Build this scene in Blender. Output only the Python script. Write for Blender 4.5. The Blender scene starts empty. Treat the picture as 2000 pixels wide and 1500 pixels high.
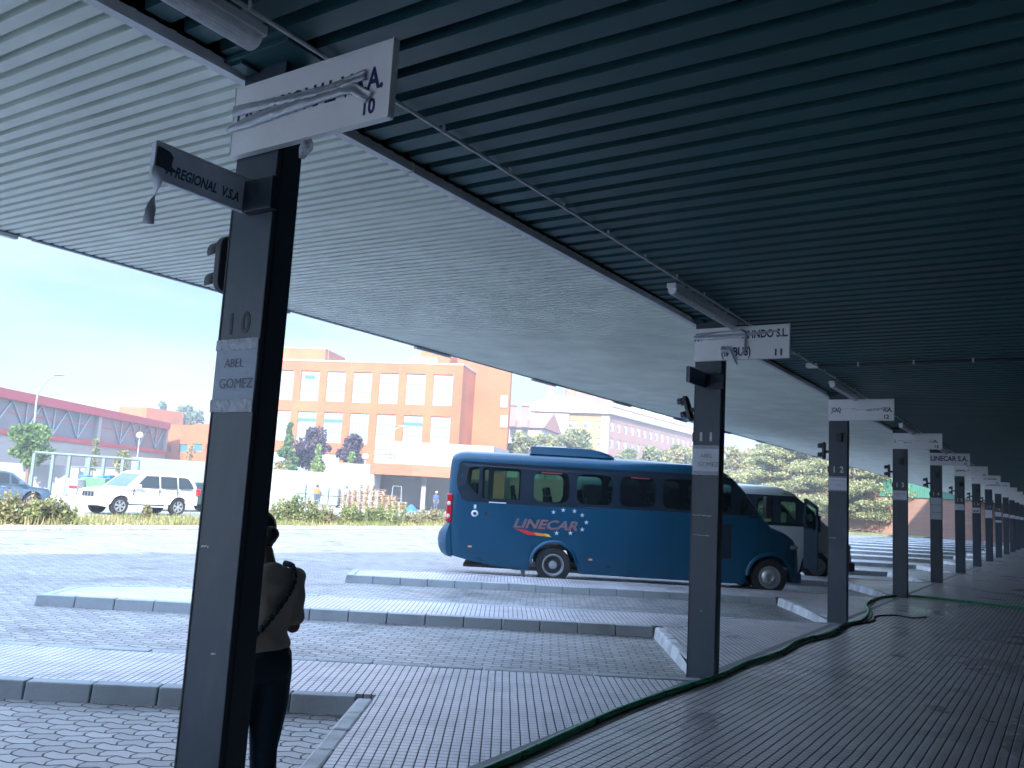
import bpy, bmesh, math, random
import numpy as np
from mathutils import Vector, Matrix
from mathutils.geometry import tessellate_polygon
random.seed(7); rng = np.random.default_rng(7)
R = math.radians
scene = bpy.context.scene
COL = scene.collection

# ------------------------------------------------------------------ camera
H = 1.6; PITCH = .1306; ROLL = .057; FPX = 1661.6
cam_d = bpy.data.cameras.new('Camera'); cam = bpy.data.objects.new('Camera', cam_d); COL.objects.link(cam)
cam_d.sensor_width = 36; cam_d.lens = 36 * FPX / 2000; cam_d.clip_start = .05; cam_d.clip_end = 3000
fwd = Vector((0, math.cos(PITCH), math.sin(PITCH))); up0 = Vector((0, -math.sin(PITCH), math.cos(PITCH))); rt0 = Vector((1, 0, 0))
rt = rt0 * math.cos(ROLL) + up0 * math.sin(ROLL); up = up0 * math.cos(ROLL) - rt0 * math.sin(ROLL)
cam.matrix_world = Matrix.Translation((0, 0, H)) @ Matrix((rt, up, -fwd)).transposed().to_4x4()
scene.camera = cam

# ------------------------------------------------------------------ light
SUN_EL = R(32); ts = Vector((-.1, -1, 0)).normalized()
to_sun = Vector((ts.x * math.cos(SUN_EL), ts.y * math.cos(SUN_EL), math.sin(SUN_EL)))
sd = bpy.data.lights.new('sun', 'SUN'); sd.energy = 2.0; sd.angle = R(.5); sd.color = (1, .93, .82)
so_ = bpy.data.objects.new('sun', sd); COL.objects.link(so_); so_.rotation_euler = (-to_sun).to_track_quat('-Z', 'Y').to_euler(); so_.location = (0, -20, 40)
w = bpy.data.worlds.new("World"); scene.world = w; w.use_nodes = True
nt = w.node_tree; nt.nodes.clear()
def N(nt, t, **k):
    n = nt.nodes.new(t)
    for a, b in k.items(): setattr(n, a, b)
    return n
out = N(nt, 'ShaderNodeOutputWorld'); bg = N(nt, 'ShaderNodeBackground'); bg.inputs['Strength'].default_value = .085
sky = N(nt, 'ShaderNodeTexSky', sky_type='NISHITA'); sky.sun_disc = False; sky.sun_elevation = SUN_EL
sky.sun_rotation = math.atan2(ts.x, ts.y); sky.air_density = 1.3; sky.dust_density = .2; sky.ozone_density = 3.0
tc = N(nt, 'ShaderNodeTexCoord'); mp = N(nt, 'ShaderNodeMapping'); mp.inputs['Scale'].default_value = (1.0, 1.0, 4.5)
nz = N(nt, 'ShaderNodeTexNoise'); nz.inputs['Scale'].default_value = 2.2; nz.inputs['Detail'].default_value = 7; nz.inputs['Roughness'].default_value = .52
cr = N(nt, 'ShaderNodeValToRGB'); cr.color_ramp.elements[0].position = .42; cr.color_ramp.elements[1].position = .62; cr.color_ramp.elements[0].color = (.05, .05, .05, 1)
mx = N(nt, 'ShaderNodeMix', data_type='RGBA'); mx.inputs[7].default_value = (1.45, 1.62, 1.85, 1)
nt.links.new(tc.outputs['Generated'], mp.inputs['Vector']); nt.links.new(mp.outputs['Vector'], nz.inputs['Vector'])
nt.links.new(nz.outputs['Fac'], cr.inputs['Fac']); nt.links.new(cr.outputs['Color'], mx.inputs[0])
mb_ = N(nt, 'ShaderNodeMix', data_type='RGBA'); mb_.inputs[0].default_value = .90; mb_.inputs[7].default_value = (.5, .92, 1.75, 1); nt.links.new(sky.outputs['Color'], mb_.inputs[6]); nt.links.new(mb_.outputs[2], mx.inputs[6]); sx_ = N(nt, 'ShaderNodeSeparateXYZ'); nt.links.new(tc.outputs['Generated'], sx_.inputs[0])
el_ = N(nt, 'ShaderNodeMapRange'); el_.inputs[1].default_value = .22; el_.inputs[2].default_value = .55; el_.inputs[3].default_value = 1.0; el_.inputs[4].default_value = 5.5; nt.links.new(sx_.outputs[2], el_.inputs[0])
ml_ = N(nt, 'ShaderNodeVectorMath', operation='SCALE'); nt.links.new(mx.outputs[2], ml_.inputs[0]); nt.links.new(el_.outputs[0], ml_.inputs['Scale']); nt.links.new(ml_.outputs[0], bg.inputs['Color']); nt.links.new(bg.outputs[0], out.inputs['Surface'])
scene.view_settings.view_transform = 'Standard'; scene.view_settings.look = 'None'
scene.view_settings.exposure = 2.78; scene.view_settings.gamma = 1; scene.view_settings.use_curve_mapping = False

# ------------------------------------------------------------------ frame of the place: the row of columns
TH = .5847
D = Vector((math.sin(TH), math.cos(TH), 0)); RR = Vector((math.cos(TH), -math.sin(TH), 0)); O = Vector((1.8073, 8.3543, 0)); S = 5.6174
G = -.132                                   # road level, the platform is z = 0
def P(lat, al, z=0): return O + RR * lat + D * al + Vector((0, 0, z))
def shift(j): return D * (S * j)
def W(px, py, Y):                          # where a sight line of the survey photo meets the vertical plane at depth Y
    a, b = px - 1000, py - 750; c, s = math.cos(ROLL), math.sin(ROLL)
    u = (c * a + s * b) / FPX; v = -(-s * a + c * b) / FPX
    q = Vector((u, math.cos(PITCH) - math.sin(PITCH) * v, math.sin(PITCH) + math.cos(PITCH) * v))
    return Vector((0, 0, H)) + q * (Y / q.y)

# ------------------------------------------------------------------ objects
def tag(o, label=None, cat=None, group=None, kind=None):
    if label: o['label'] = label
    if cat: o['category'] = cat
    if group: o['group'] = group
    if kind: o['kind'] = kind
    return o
def empty(name, loc=(0, 0, 0), label=None, cat=None, group=None, rz=0):
    o = bpy.data.objects.new(name, None); COL.objects.link(o); o.location = loc; o.rotation_euler = (0, 0, rz); o.empty_display_size = .2
    return tag(o, label, cat, group)
class MB:
    def __init__(s): s.v = []; s.f = []
    def add(s, vs, fs):
        n = len(s.v); s.v += [tuple(p) for p in vs]; s.f += [tuple(i + n for i in f) for f in fs]; return s
    def box(s, x0, x1, y0, y1, z0, z1, M=None):
        vs = [Vector((x, y, z)) for z in (z0, z1) for y in (y0, y1) for x in (x0, x1)]
        if M is not None: vs = [M @ p for p in vs]
        return s.add(vs, [(0, 2, 3, 1), (4, 5, 7, 6), (0, 1, 5, 4), (2, 6, 7, 3), (0, 4, 6, 2), (1, 3, 7, 5)])
    def fbox(s, f, a0, a1, b0, b1, z0, z1):       # box in a frame function f(a, b, z)
        vs = [f(a, b, z) for z in (z0, z1) for b in (b0, b1) for a in (a0, a1)]
        return s.add(vs, [(0, 2, 3, 1), (4, 5, 7, 6), (0, 1, 5, 4), (2, 6, 7, 3), (0, 4, 6, 2), (1, 3, 7, 5)])
    def prism(s, pts, z0, z1):                    # horizontal polygon pts (x, y), counter-clockwise
        n = len(pts); vs = [(p[0], p[1], z0) for p in pts] + [(p[0], p[1], z1) for p in pts]
        tri = [t for t in tessellate_polygon([[Vector((p[0], p[1], 0)) for p in pts]])]
        fs = [tuple(i + n for i in t) for t in tri] + [tuple(reversed(t)) for t in tri]
        fs += [(i, (i + 1) % n, n + (i + 1) % n, n + i) for i in range(n)]
        return s.add(vs, fs)
    def tube(s, path, r, n=8, cap=True, squash=1):
        path = [Vector(p) for p in path]; rs = r if isinstance(r, (list, tuple)) else [r] * len(path)
        m = len(path); rings = []; prev = None
        for i, p in enumerate(path):
            t = (path[min(i + 1, m - 1)] - path[max(i - 1, 0)]).normalized()
            if prev is None:
                a = Vector((0, 0, 1)) if abs(t.z) < .9 else Vector((1, 0, 0)); u = t.cross(a).normalized()
            else: u = (prev - t * prev.dot(t)).normalized()
            prev = u; v = t.cross(u)
            rings.append([p + (u * math.cos(k * 2 * math.pi / n) + v * math.sin(k * 2 * math.pi / n) * squash) * rs[i] for k in range(n)])
        vs = [q for g in rings for q in g]
        fs = [(i * n + k, i * n + (k + 1) % n, (i + 1) * n + (k + 1) % n, (i + 1) * n + k) for i in range(m - 1) for k in range(n)]
        if cap: fs += [tuple(reversed(range(n))), tuple(range((m - 1) * n, m * n))]
        return s.add(vs, fs)
    def ell(s, c, r, n=12, m=8, M=None):
        vs = []; fs = []
        for i in range(m + 1):
            th = math.pi * i / m
            for k in range(n):
                ph = 2 * math.pi * k / n
                p = Vector((r[0] * math.sin(th) * math.cos(ph), r[1] * math.sin(th) * math.sin(ph), r[2] * math.cos(th)))
                if M is not None: p = M @ p
                vs.append(Vector(c) + p)
        for i in range(m):
            for k in range(n): fs.append((i * n + k, (i + 1) * n + k, (i + 1) * n + (k + 1) % n, i * n + (k + 1) % n))
        return s.add(vs, fs)
    def lathe(s, prof, axis_o, axis_d, n=24):     # prof: (distance along axis, radius)
        a = Vector(axis_d).normalized(); t = Vector((0, 0, 1)) if abs(a.z) < .9 else Vector((1, 0, 0)); u = a.cross(t).normalized(); v = a.cross(u); o = Vector(axis_o)
        vs = [o + a * q[0] + (u * math.cos(2 * math.pi * k / n) + v * math.sin(2 * math.pi * k / n)) * q[1] for q in prof for k in range(n)]
        fs = [(i * n + k, i * n + (k + 1) % n, (i + 1) * n + (k + 1) % n, (i + 1) * n + k) for i in range(len(prof) - 1) for k in range(n)]
        return s.add(vs, fs)
    def poly(s, pts, holes=(), f=None):           # flat polygon with holes, pts 2-D, f maps to 3-D
        loops = [[Vector((p[0], p[1], 0)) for p in pts]] + [[Vector((p[0], p[1], 0)) for p in h] for h in holes]
        allp = [p for l in loops for p in l]; tri = tessellate_polygon(loops)
        return s.add([f(p.x, p.y) for p in allp], [tuple(t) for t in tri])
    def build(s, name, m, parent=None, smooth=False, bevel=0, fix=True, segs=2):
        me = bpy.data.meshes.new(name); me.from_pydata(s.v, [], s.f); me.update()
        if fix:
            b = bmesh.new(); b.from_mesh(me); bmesh.ops.remove_doubles(b, verts=b.verts, dist=1e-5); bmesh.ops.recalc_face_normals(b, faces=b.faces); b.to_mesh(me); b.free()
        o = bpy.data.objects.new(name, me); COL.objects.link(o)
        if parent: o.parent = parent; world_to(parent, o)
        if m: me.materials.append(m)
        if smooth:
            for p in me.polygons: p.use_smooth = True
            if smooth != 'all': me.set_sharp_from_angle(angle=R(40))
        if bevel:
            md = o.modifiers.new('bevel', 'BEVEL'); md.width = bevel; md.segments = segs; md.limit_method = 'ANGLE'; md.angle_limit = R(40)
        return o
def world_to(parent, o):                          # keep an object built in world coordinates in place under a moved parent
    if parent is not None: o.matrix_parent_inverse = Matrix.LocRotScale(parent.location, parent.rotation_euler, parent.scale).inverted()
    return o
def text_mesh(name, body, size, m, M, parent=None, bold=0, shear=0, sx=1, depth=.0006, align='LEFT', space=1, fit=None):
    c = bpy.data.curves.new('t', 'FONT'); c.body = body; c.size = size; c.offset = bold; c.shear = shear; c.extrude = depth; c.align_x = align; c.space_character = space; c.resolution_u = 3
    t = bpy.data.objects.new('t', c); COL.objects.link(t); bpy.context.view_layer.update()
    me = bpy.data.meshes.new_from_object(t.evaluated_get(bpy.context.evaluated_depsgraph_get())); bpy.data.objects.remove(t); bpy.data.curves.remove(c)
    if fit:
        xs_ = [v.co.x for v in me.vertices]; ys_ = [v.co.y for v in me.vertices]; hcap = size * .70
        me.transform(Matrix.Diagonal((fit[0] / (max(xs_) - min(xs_)), fit[1] / hcap, 1, 1)) @ Matrix.Translation((-min(xs_), 0, 0)))
    me.transform(M @ Matrix.Diagonal((sx, 1, 1, 1))); me.name = name; me.materials.clear(); me.materials.append(m)
    o = bpy.data.objects.new(name, me); COL.objects.link(o)
    if parent: o.parent = parent; world_to(parent, o)
    return o
def frame3(o, x, y):                              # matrix: local x, y axes, z = their normal
    x = Vector(x).normalized(); y = Vector(y).normalized(); z = x.cross(y)
    return Matrix.Translation(o) @ Matrix((x, y, z)).transposed().to_4x4()
def leaves(name, m, blobs, size, parent=None, seed=1, flat=.0, tri=False, shell=.35):
    g = np.random.default_rng(seed); Vs = []
    for (cx, cy, cz, rx, ry, rz, n) in blobs:
        d = g.normal(size=(n, 3)); d /= np.linalg.norm(d, axis=1)[:, None]
        rad = (shell + (1 - shell) * g.random(n) ** .6)[:, None]
        c = np.array([cx, cy, cz]) + d * rad * np.array([rx, ry, rz])
        a = g.normal(size=(n, 3)); a[:, 2] *= (1 - flat); a /= np.linalg.norm(a, axis=1)[:, None]
        b = np.cross(a, g.normal(size=(n, 3))); b /= np.linalg.norm(b, axis=1)[:, None]
        s1 = (size * (.6 + .8 * g.random(n)))[:, None]; s2 = s1 * .6
        Vs.append(np.stack([c - a * s1, c - b * s2, c + a * s1, c + b * s2], 1))
    V = np.concatenate(Vs).reshape(-1, 3); nq = len(V) // 4
    me = bpy.data.meshes.new(name); me.vertices.add(len(V)); me.vertices.foreach_set('co', V.ravel())
    me.loops.add(nq * 4); me.loops.foreach_set('vertex_index', np.arange(nq * 4)); me.polygons.add(nq); me.polygons.foreach_set('loop_start', np.arange(nq) * 4)
    me.update(calc_edges=True); me.validate(); me.materials.append(m)
    o = bpy.data.objects.new(name, me); COL.objects.link(o)
    if parent: o.parent = parent; world_to(parent, o)
    return o

# ------------------------------------------------------------------ materials
def mat(name, col, rough=.6, metal=0, var=.0, vscale=3, bump=0, bscale=40, spec=.5, dirt=0, dscale=1.2, dcol=(.05, .05, .05), coat=0, stretch=None, detail=5):
    m = bpy.data.materials.new(name); m.use_nodes = True; t = m.node_tree; b = t.nodes['Principled BSDF']
    b.inputs['Base Color'].default_value = (*col, 1); b.inputs['Roughness'].default_value = rough; b.inputs['Metallic'].default_value = metal
    b.inputs['Specular IOR Level'].default_value = spec; b.inputs['Coat Weight'].default_value = coat
    tc = N(t, 'ShaderNodeTexCoord'); v = tc.outputs['Object']
    if stretch:
        mp = N(t, 'ShaderNodeMapping'); mp.inputs['Scale'].default_value = stretch; t.links.new(v, mp.inputs['Vector']); v = mp.outputs['Vector']
    src = None
    if var:
        nz = N(t, 'ShaderNodeTexNoise'); nz.inputs['Scale'].default_value = vscale; nz.inputs['Detail'].default_value = detail; t.links.new(v, nz.inputs['Vector'])
        mr = N(t, 'ShaderNodeMapRange'); mr.inputs[1].default_value = .3; mr.inputs[2].default_value = .7; mr.inputs[3].default_value = 1 - var; mr.inputs[4].default_value = 1 + var
        t.links.new(nz.outputs['Fac'], mr.inputs[0])
        mu = N(t, 'ShaderNodeMix', data_type='RGBA', blend_type='MULTIPLY'); mu.inputs[0].default_value = 1; mu.inputs[6].default_value = (*col, 1)
        t.links.new(mr.outputs[0], mu.inputs[7]); src = mu.outputs[2]
        rr = N(t, 'ShaderNodeMapRange'); rr.inputs[3].default_value = max(0, rough - .12); rr.inputs[4].default_value = min(1, rough + .12)
        t.links.new(nz.outputs['Fac'], rr.inputs[0]); t.links.new(rr.outputs[0], b.inputs['Roughness'])
    if dirt:
        nd = N(t, 'ShaderNodeTexNoise'); nd.inputs['Scale'].default_value = dscale; nd.inputs['Detail'].default_value = 8; nd.inputs['Roughness'].default_value = .65; t.links.new(v, nd.inputs['Vector'])
        rp = N(t, 'ShaderNodeValToRGB'); rp.color_ramp.elements[0].position = .48; rp.color_ramp.elements[1].position = .72; rp.color_ramp.elements[1].color = (dirt, dirt, dirt, 1)
        t.links.new(nd.outputs['Fac'], rp.inputs[0]); mu = N(t, 'ShaderNodeMix', data_type='RGBA'); t.links.new(rp.outputs[0], mu.inputs[0])
        if src: t.links.new(src, mu.inputs[6])
        else: mu.inputs[6].default_value = (*col, 1)
        mu.inputs[7].default_value = (*dcol, 1); src = mu.outputs[2]
    if src: t.links.new(src, b.inputs['Base Color'])
    if bump:
        nb = N(t, 'ShaderNodeTexNoise'); nb.inputs['Scale'].default_value = bscale; nb.inputs['Detail'].default_value = 4; t.links.new(v, nb.inputs['Vector'])
        bu = N(t, 'ShaderNodeBump'); bu.inputs['Strength'].default_value = bump; bu.inputs['Distance'].default_value = .01; t.links.new(nb.outputs['Fac'], bu.inputs['Height']); t.links.new(bu.outputs[0], b.inputs['Normal'])
    return m
def glassmat(name, tint, alpha, rough=.03, col=(.01, .015, .02)):   # pane one can look through: part clear, part reflecting
    m = bpy.data.materials.new(name); m.use_nodes = True; t = m.node_tree; t.nodes.clear()
    o = N(t, 'ShaderNodeOutputMaterial'); tr = N(t, 'ShaderNodeBsdfTransparent'); tr.inputs[0].default_value = (*tint, 1)
    pb = N(t, 'ShaderNodeBsdfPrincipled'); pb.inputs['Base Color'].default_value = (*col, 1); pb.inputs['Roughness'].default_value = rough
    mx = N(t, 'ShaderNodeMixShader'); mx.inputs[0].default_value = alpha; t.links.new(tr.outputs[0], mx.inputs[1]); t.links.new(pb.outputs[0], mx.inputs[2]); t.links.new(mx.outputs[0], o.inputs[0]); return m
def tilemat(name, ang, cx, cy, jx, jy, col, joint, rough, crossjoint, wob=.0, big=3, bumpd=.004, zig=False, var=.12, stain=0):
    """cells cx by cy in the ground plane turned by ang; jx, jy joint widths; colour, joint colour; zig bends the joints of interlocking pavers"""
    m = bpy.data.materials.new(name); m.use_nodes = True; t = m.node_tree; b = t.nodes['Principled BSDF']
    geo = N(t, 'ShaderNodeNewGeometry'); mp = N(t, 'ShaderNodeMapping'); mp.inputs['Rotation'].default_value = (0, 0, ang)
    t.links.new(geo.outputs['Position'], mp.inputs['Vector']); sp = N(t, 'ShaderNodeSeparateXYZ'); t.links.new(mp.outputs[0], sp.inputs[0])
    def M_(op, a, b_=None, c=None):
        n = N(t, 'ShaderNodeMath', operation=op)
        for i, q in enumerate((a, b_, c)):
            if q is None: continue
            if isinstance(q, (int, float)): n.inputs[i].default_value = q
            else: t.links.new(q, n.inputs[i])
        return n.outputs[0]
    x, y = sp.outputs[0], sp.outputs[1]
    wn = N(t, 'ShaderNodeTexNoise'); wn.inputs['Scale'].default_value = 2.2; wn.inputs['Detail'].default_value = 3; t.links.new(geo.outputs['Position'], wn.inputs['Vector'])
    if wob:
        x = M_('ADD', x, M_('MULTIPLY', M_('SUBTRACT', wn.outputs['Fac'], .5), wob)); y = M_('ADD', y, M_('MULTIPLY', M_('SUBTRACT', wn.outputs['Fac'], .5), -wob * .7))
    if zig:
        zz = M_('PINGPONG', x, cx / 2); y = M_('ADD', y, M_('MULTIPLY', M_('SMOOTH_MIN', zz, cx / 2 * .75, .02), .42))
        row = M_('FLOOR', M_('DIVIDE', y, cy)); x = M_('ADD', x, M_('MULTIPLY', row, cx / 2))
        zy = M_('PINGPONG', y, cy / 2); x = M_('ADD', x, M_('MULTIPLY', zy, .35))
    fx = M_('DIVIDE', x, cx); fy = M_('DIVIDE', y, cy)
    ex = M_('MULTIPLY', M_('PINGPONG', fx, .5), cx); ey = M_('MULTIPLY', M_('PINGPONG', fy, .5), cy)
    sx = M_('SMOOTHSTEP', ex, 0, 1) if False else None
    def edge(e, w):
        mr = N(t, 'ShaderNodeMapRange', interpolation_type='SMOOTHSTEP'); t.links.new(e, mr.inputs[0]); mr.inputs[1].default_value = w * .35; mr.inputs[2].default_value = w; return mr.outputs[0]
    if not zig: ex2 = edge(ex, jx); ey2 = edge(ey, jy)
    else: ex2 = edge(ex, jx); ey2 = edge(ey, jy)
    # two joint families; crossjoint = how dark the second is
    A_, B_ = (ey2, ex2) if zig else (ex2, ey2); cj = M_('ADD', M_('MULTIPLY', B_, crossjoint), 1 - crossjoint); mask = M_('MULTIPLY', A_, cj)
    ix = M_('FLOOR', M_('DIVIDE', M_('ADD', x, 0 if zig else cx / 2), cx * (1 if zig else big))); iy = M_('FLOOR', M_('DIVIDE', M_('ADD', y, 0 if zig else cy / 2), cy * (1 if zig else big)))
    cb = N(t, 'ShaderNodeCombineXYZ'); t.links.new(ix, cb.inputs[0]); t.links.new(iy, cb.inputs[1]); wh = N(t, 'ShaderNodeTexWhiteNoise', noise_dimensions='2D'); t.links.new(cb.outputs[0], wh.inputs['Vector'])
    nz = N(t, 'ShaderNodeTexNoise'); nz.inputs['Scale'].default_value = .55; nz.inputs['Detail'].default_value = 8; nz.inputs['Roughness'].default_value = .6; t.links.new(geo.outputs['Position'], nz.inputs['Vector'])
    nf = N(t, 'ShaderNodeTexNoise'); nf.inputs['Scale'].default_value = 45; nf.inputs['Detail'].default_value = 3; t.links.new(geo.outputs['Position'], nf.inputs['Vector'])
    br = M_('ADD', M_('MULTIPLY', M_('SUBTRACT', wh.outputs['Value'], .5), var * 2), M_('MULTIPLY', M_('SUBTRACT', nz.outputs['Fac'], .5), 1.1)); br = M_('ADD', br, M_('MULTIPLY', M_('SUBTRACT', nf.outputs['Fac'], .5), .5)); br = M_('ADD', br, 1.0)
    if stain:
        ns_ = N(t, 'ShaderNodeTexNoise'); ns_.inputs['Scale'].default_value = .9; ns_.inputs['Detail'].default_value = 6; ns_.inputs['Roughness'].default_value = .7; ns_.inputs['Distortion'].default_value = .6; t.links.new(geo.outputs['Position'], ns_.inputs['Vector'])
        mr_ = N(t, 'ShaderNodeMapRange', interpolation_type='SMOOTHSTEP'); t.links.new(ns_.outputs['Fac'], mr_.inputs[0]); mr_.inputs[1].default_value = .54; mr_.inputs[2].default_value = .68; mr_.inputs[3].default_value = 1; mr_.inputs[4].default_value = 1 - stain; br = M_('MULTIPLY', br, mr_.outputs[0])
    mu = N(t, 'ShaderNodeMix', data_type='RGBA', blend_type='MULTIPLY'); mu.inputs[0].default_value = 1; mu.inputs[6].default_value = (*col, 1); t.links.new(br, mu.inputs[7])
    m2 = N(t, 'ShaderNodeMix', data_type='RGBA'); m2.inputs[6].default_value = (*joint, 1); t.links.new(mask, m2.inputs[0]); t.links.new(mu.outputs[2], m2.inputs[7]); t.links.new(m2.outputs[2], b.inputs['Base Color'])
    rm = N(t, 'ShaderNodeMapRange'); rm.inputs[1].default_value = .3; rm.inputs[2].default_value = .7; rm.inputs[3].default_value = rough - .1; rm.inputs[4].default_value = rough + .14; t.links.new(nz.outputs['Fac'], rm.inputs[0])
    r2 = M_('ADD', M_('MULTIPLY', M_('SUBTRACT', 1, mask), .4), rm.outputs[0]); t.links.new(r2, b.inputs['Roughness'])
    b.inputs['Specular IOR Level'].default_value = .55
    hh = M_('ADD', mask, M_('MULTIPLY', nf.outputs['Fac'], .12)); hh = M_('ADD', hh, M_('MULTIPLY', wh.outputs['Value'], .18))
    bu = N(t, 'ShaderNodeBump'); bu.inputs['Strength'].default_value = .8; bu.inputs['Distance'].default_value = bumpd; t.links.new(hh, bu.inputs['Height']); t.links.new(bu.outputs[0], b.inputs['Normal'])
    return m
def brickmat(name, c1, c2, mortar, sc=1.0, vert=True, rough=.8):
    m = bpy.data.materials.new(name); m.use_nodes = True; t = m.node_tree; b = t.nodes['Principled BSDF']; b.inputs['Roughness'].default_value = rough
    geo = N(t, 'ShaderNodeNewGeometry'); sp = N(t, 'ShaderNodeSeparateXYZ'); t.links.new(geo.outputs['Position'], sp.inputs[0])
    ad = N(t, 'ShaderNodeMath', operation='ADD'); t.links.new(sp.outputs[0], ad.inputs[0]); t.links.new(sp.outputs[1], ad.inputs[1])
    cb = N(t, 'ShaderNodeCombineXYZ'); t.links.new(ad.outputs[0], cb.inputs[0]); t.links.new(sp.outputs[2], cb.inputs[1])
    br = N(t, 'ShaderNodeTexBrick'); br.inputs['Color1'].default_value = (*c1, 1); br.inputs['Color2'].default_value = (*c2, 1); br.inputs['Mortar'].default_value = (*mortar, 1)
    br.inputs['Scale'].default_value = 1; br.inputs['Brick Width'].default_value = .25 * sc; br.inputs['Row Height'].default_value = .07 * sc; br.inputs['Mortar Size'].default_value = .01 * sc
    t.links.new(cb.outputs[0], br.inputs['Vector'])
    nz = N(t, 'ShaderNodeTexNoise'); nz.inputs['Scale'].default_value = .25; nz.inputs['Detail'].default_value = 8; t.links.new(geo.outputs['Position'], nz.inputs['Vector'])
    mr = N(t, 'ShaderNodeMapRange'); mr.inputs[1].default_value = .3; mr.inputs[2].default_value = .7; mr.inputs[3].default_value = .8; mr.inputs[4].default_value = 1.18; t.links.new(nz.outputs['Fac'], mr.inputs[0])
    mu = N(t, 'ShaderNodeMix', data_type='RGBA', blend_type='MULTIPLY'); mu.inputs[0].default_value = 1; t.links.new(br.outputs['Color'], mu.inputs[6]); t.links.new(mr.outputs[0], mu.inputs[7]); t.links.new(mu.outputs[2], b.inputs['Base Color'])
    return m
def leafmat(name, c, c2, var=.35, sc=1.5):
    m = bpy.data.materials.new(name); m.use_nodes = True; t = m.node_tree; b = t.nodes['Principled BSDF']; b.inputs['Roughness'].default_value = .6
    geo = N(t, 'ShaderNodeNewGeometry'); nz = N(t, 'ShaderNodeTexNoise'); nz.inputs['Scale'].default_value = sc; nz.inputs['Detail'].default_value = 3; t.links.new(geo.outputs['Position'], nz.inputs['Vector'])
    rp = N(t, 'ShaderNodeValToRGB'); rp.color_ramp.elements[0].position = .35; rp.color_ramp.elements[1].position = .65; rp.color_ramp.elements[0].color = (*c, 1); rp.color_ramp.elements[1].color = (*c2, 1); t.links.new(nz.outputs['Fac'], rp.inputs[0])
    ri = geo.outputs['Random Per Island']; mr = N(t, 'ShaderNodeMapRange'); mr.inputs[3].default_value = 1 - var; mr.inputs[4].default_value = 1 + var; t.links.new(ri, mr.inputs[0])
    mu = N(t, 'ShaderNodeMix', data_type='RGBA', blend_type='MULTIPLY'); mu.inputs[0].default_value = 1; t.links.new(rp.outputs[0], mu.inputs[6]); t.links.new(mr.outputs[0], mu.inputs[7]); t.links.new(mu.outputs[2], b.inputs['Base Color'])
    tl = N(t, 'ShaderNodeBsdfTranslucent'); t.links.new(mu.outputs[2], tl.inputs[0]); ms = N(t, 'ShaderNodeMixShader'); ms.inputs[0].default_value = .3
    t.links.new(b.outputs[0], ms.inputs[1]); t.links.new(tl.outputs[0], ms.inputs[2]); t.links.new(ms.outputs[0], t.nodes['Material Output'].inputs[0]); return m

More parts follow.
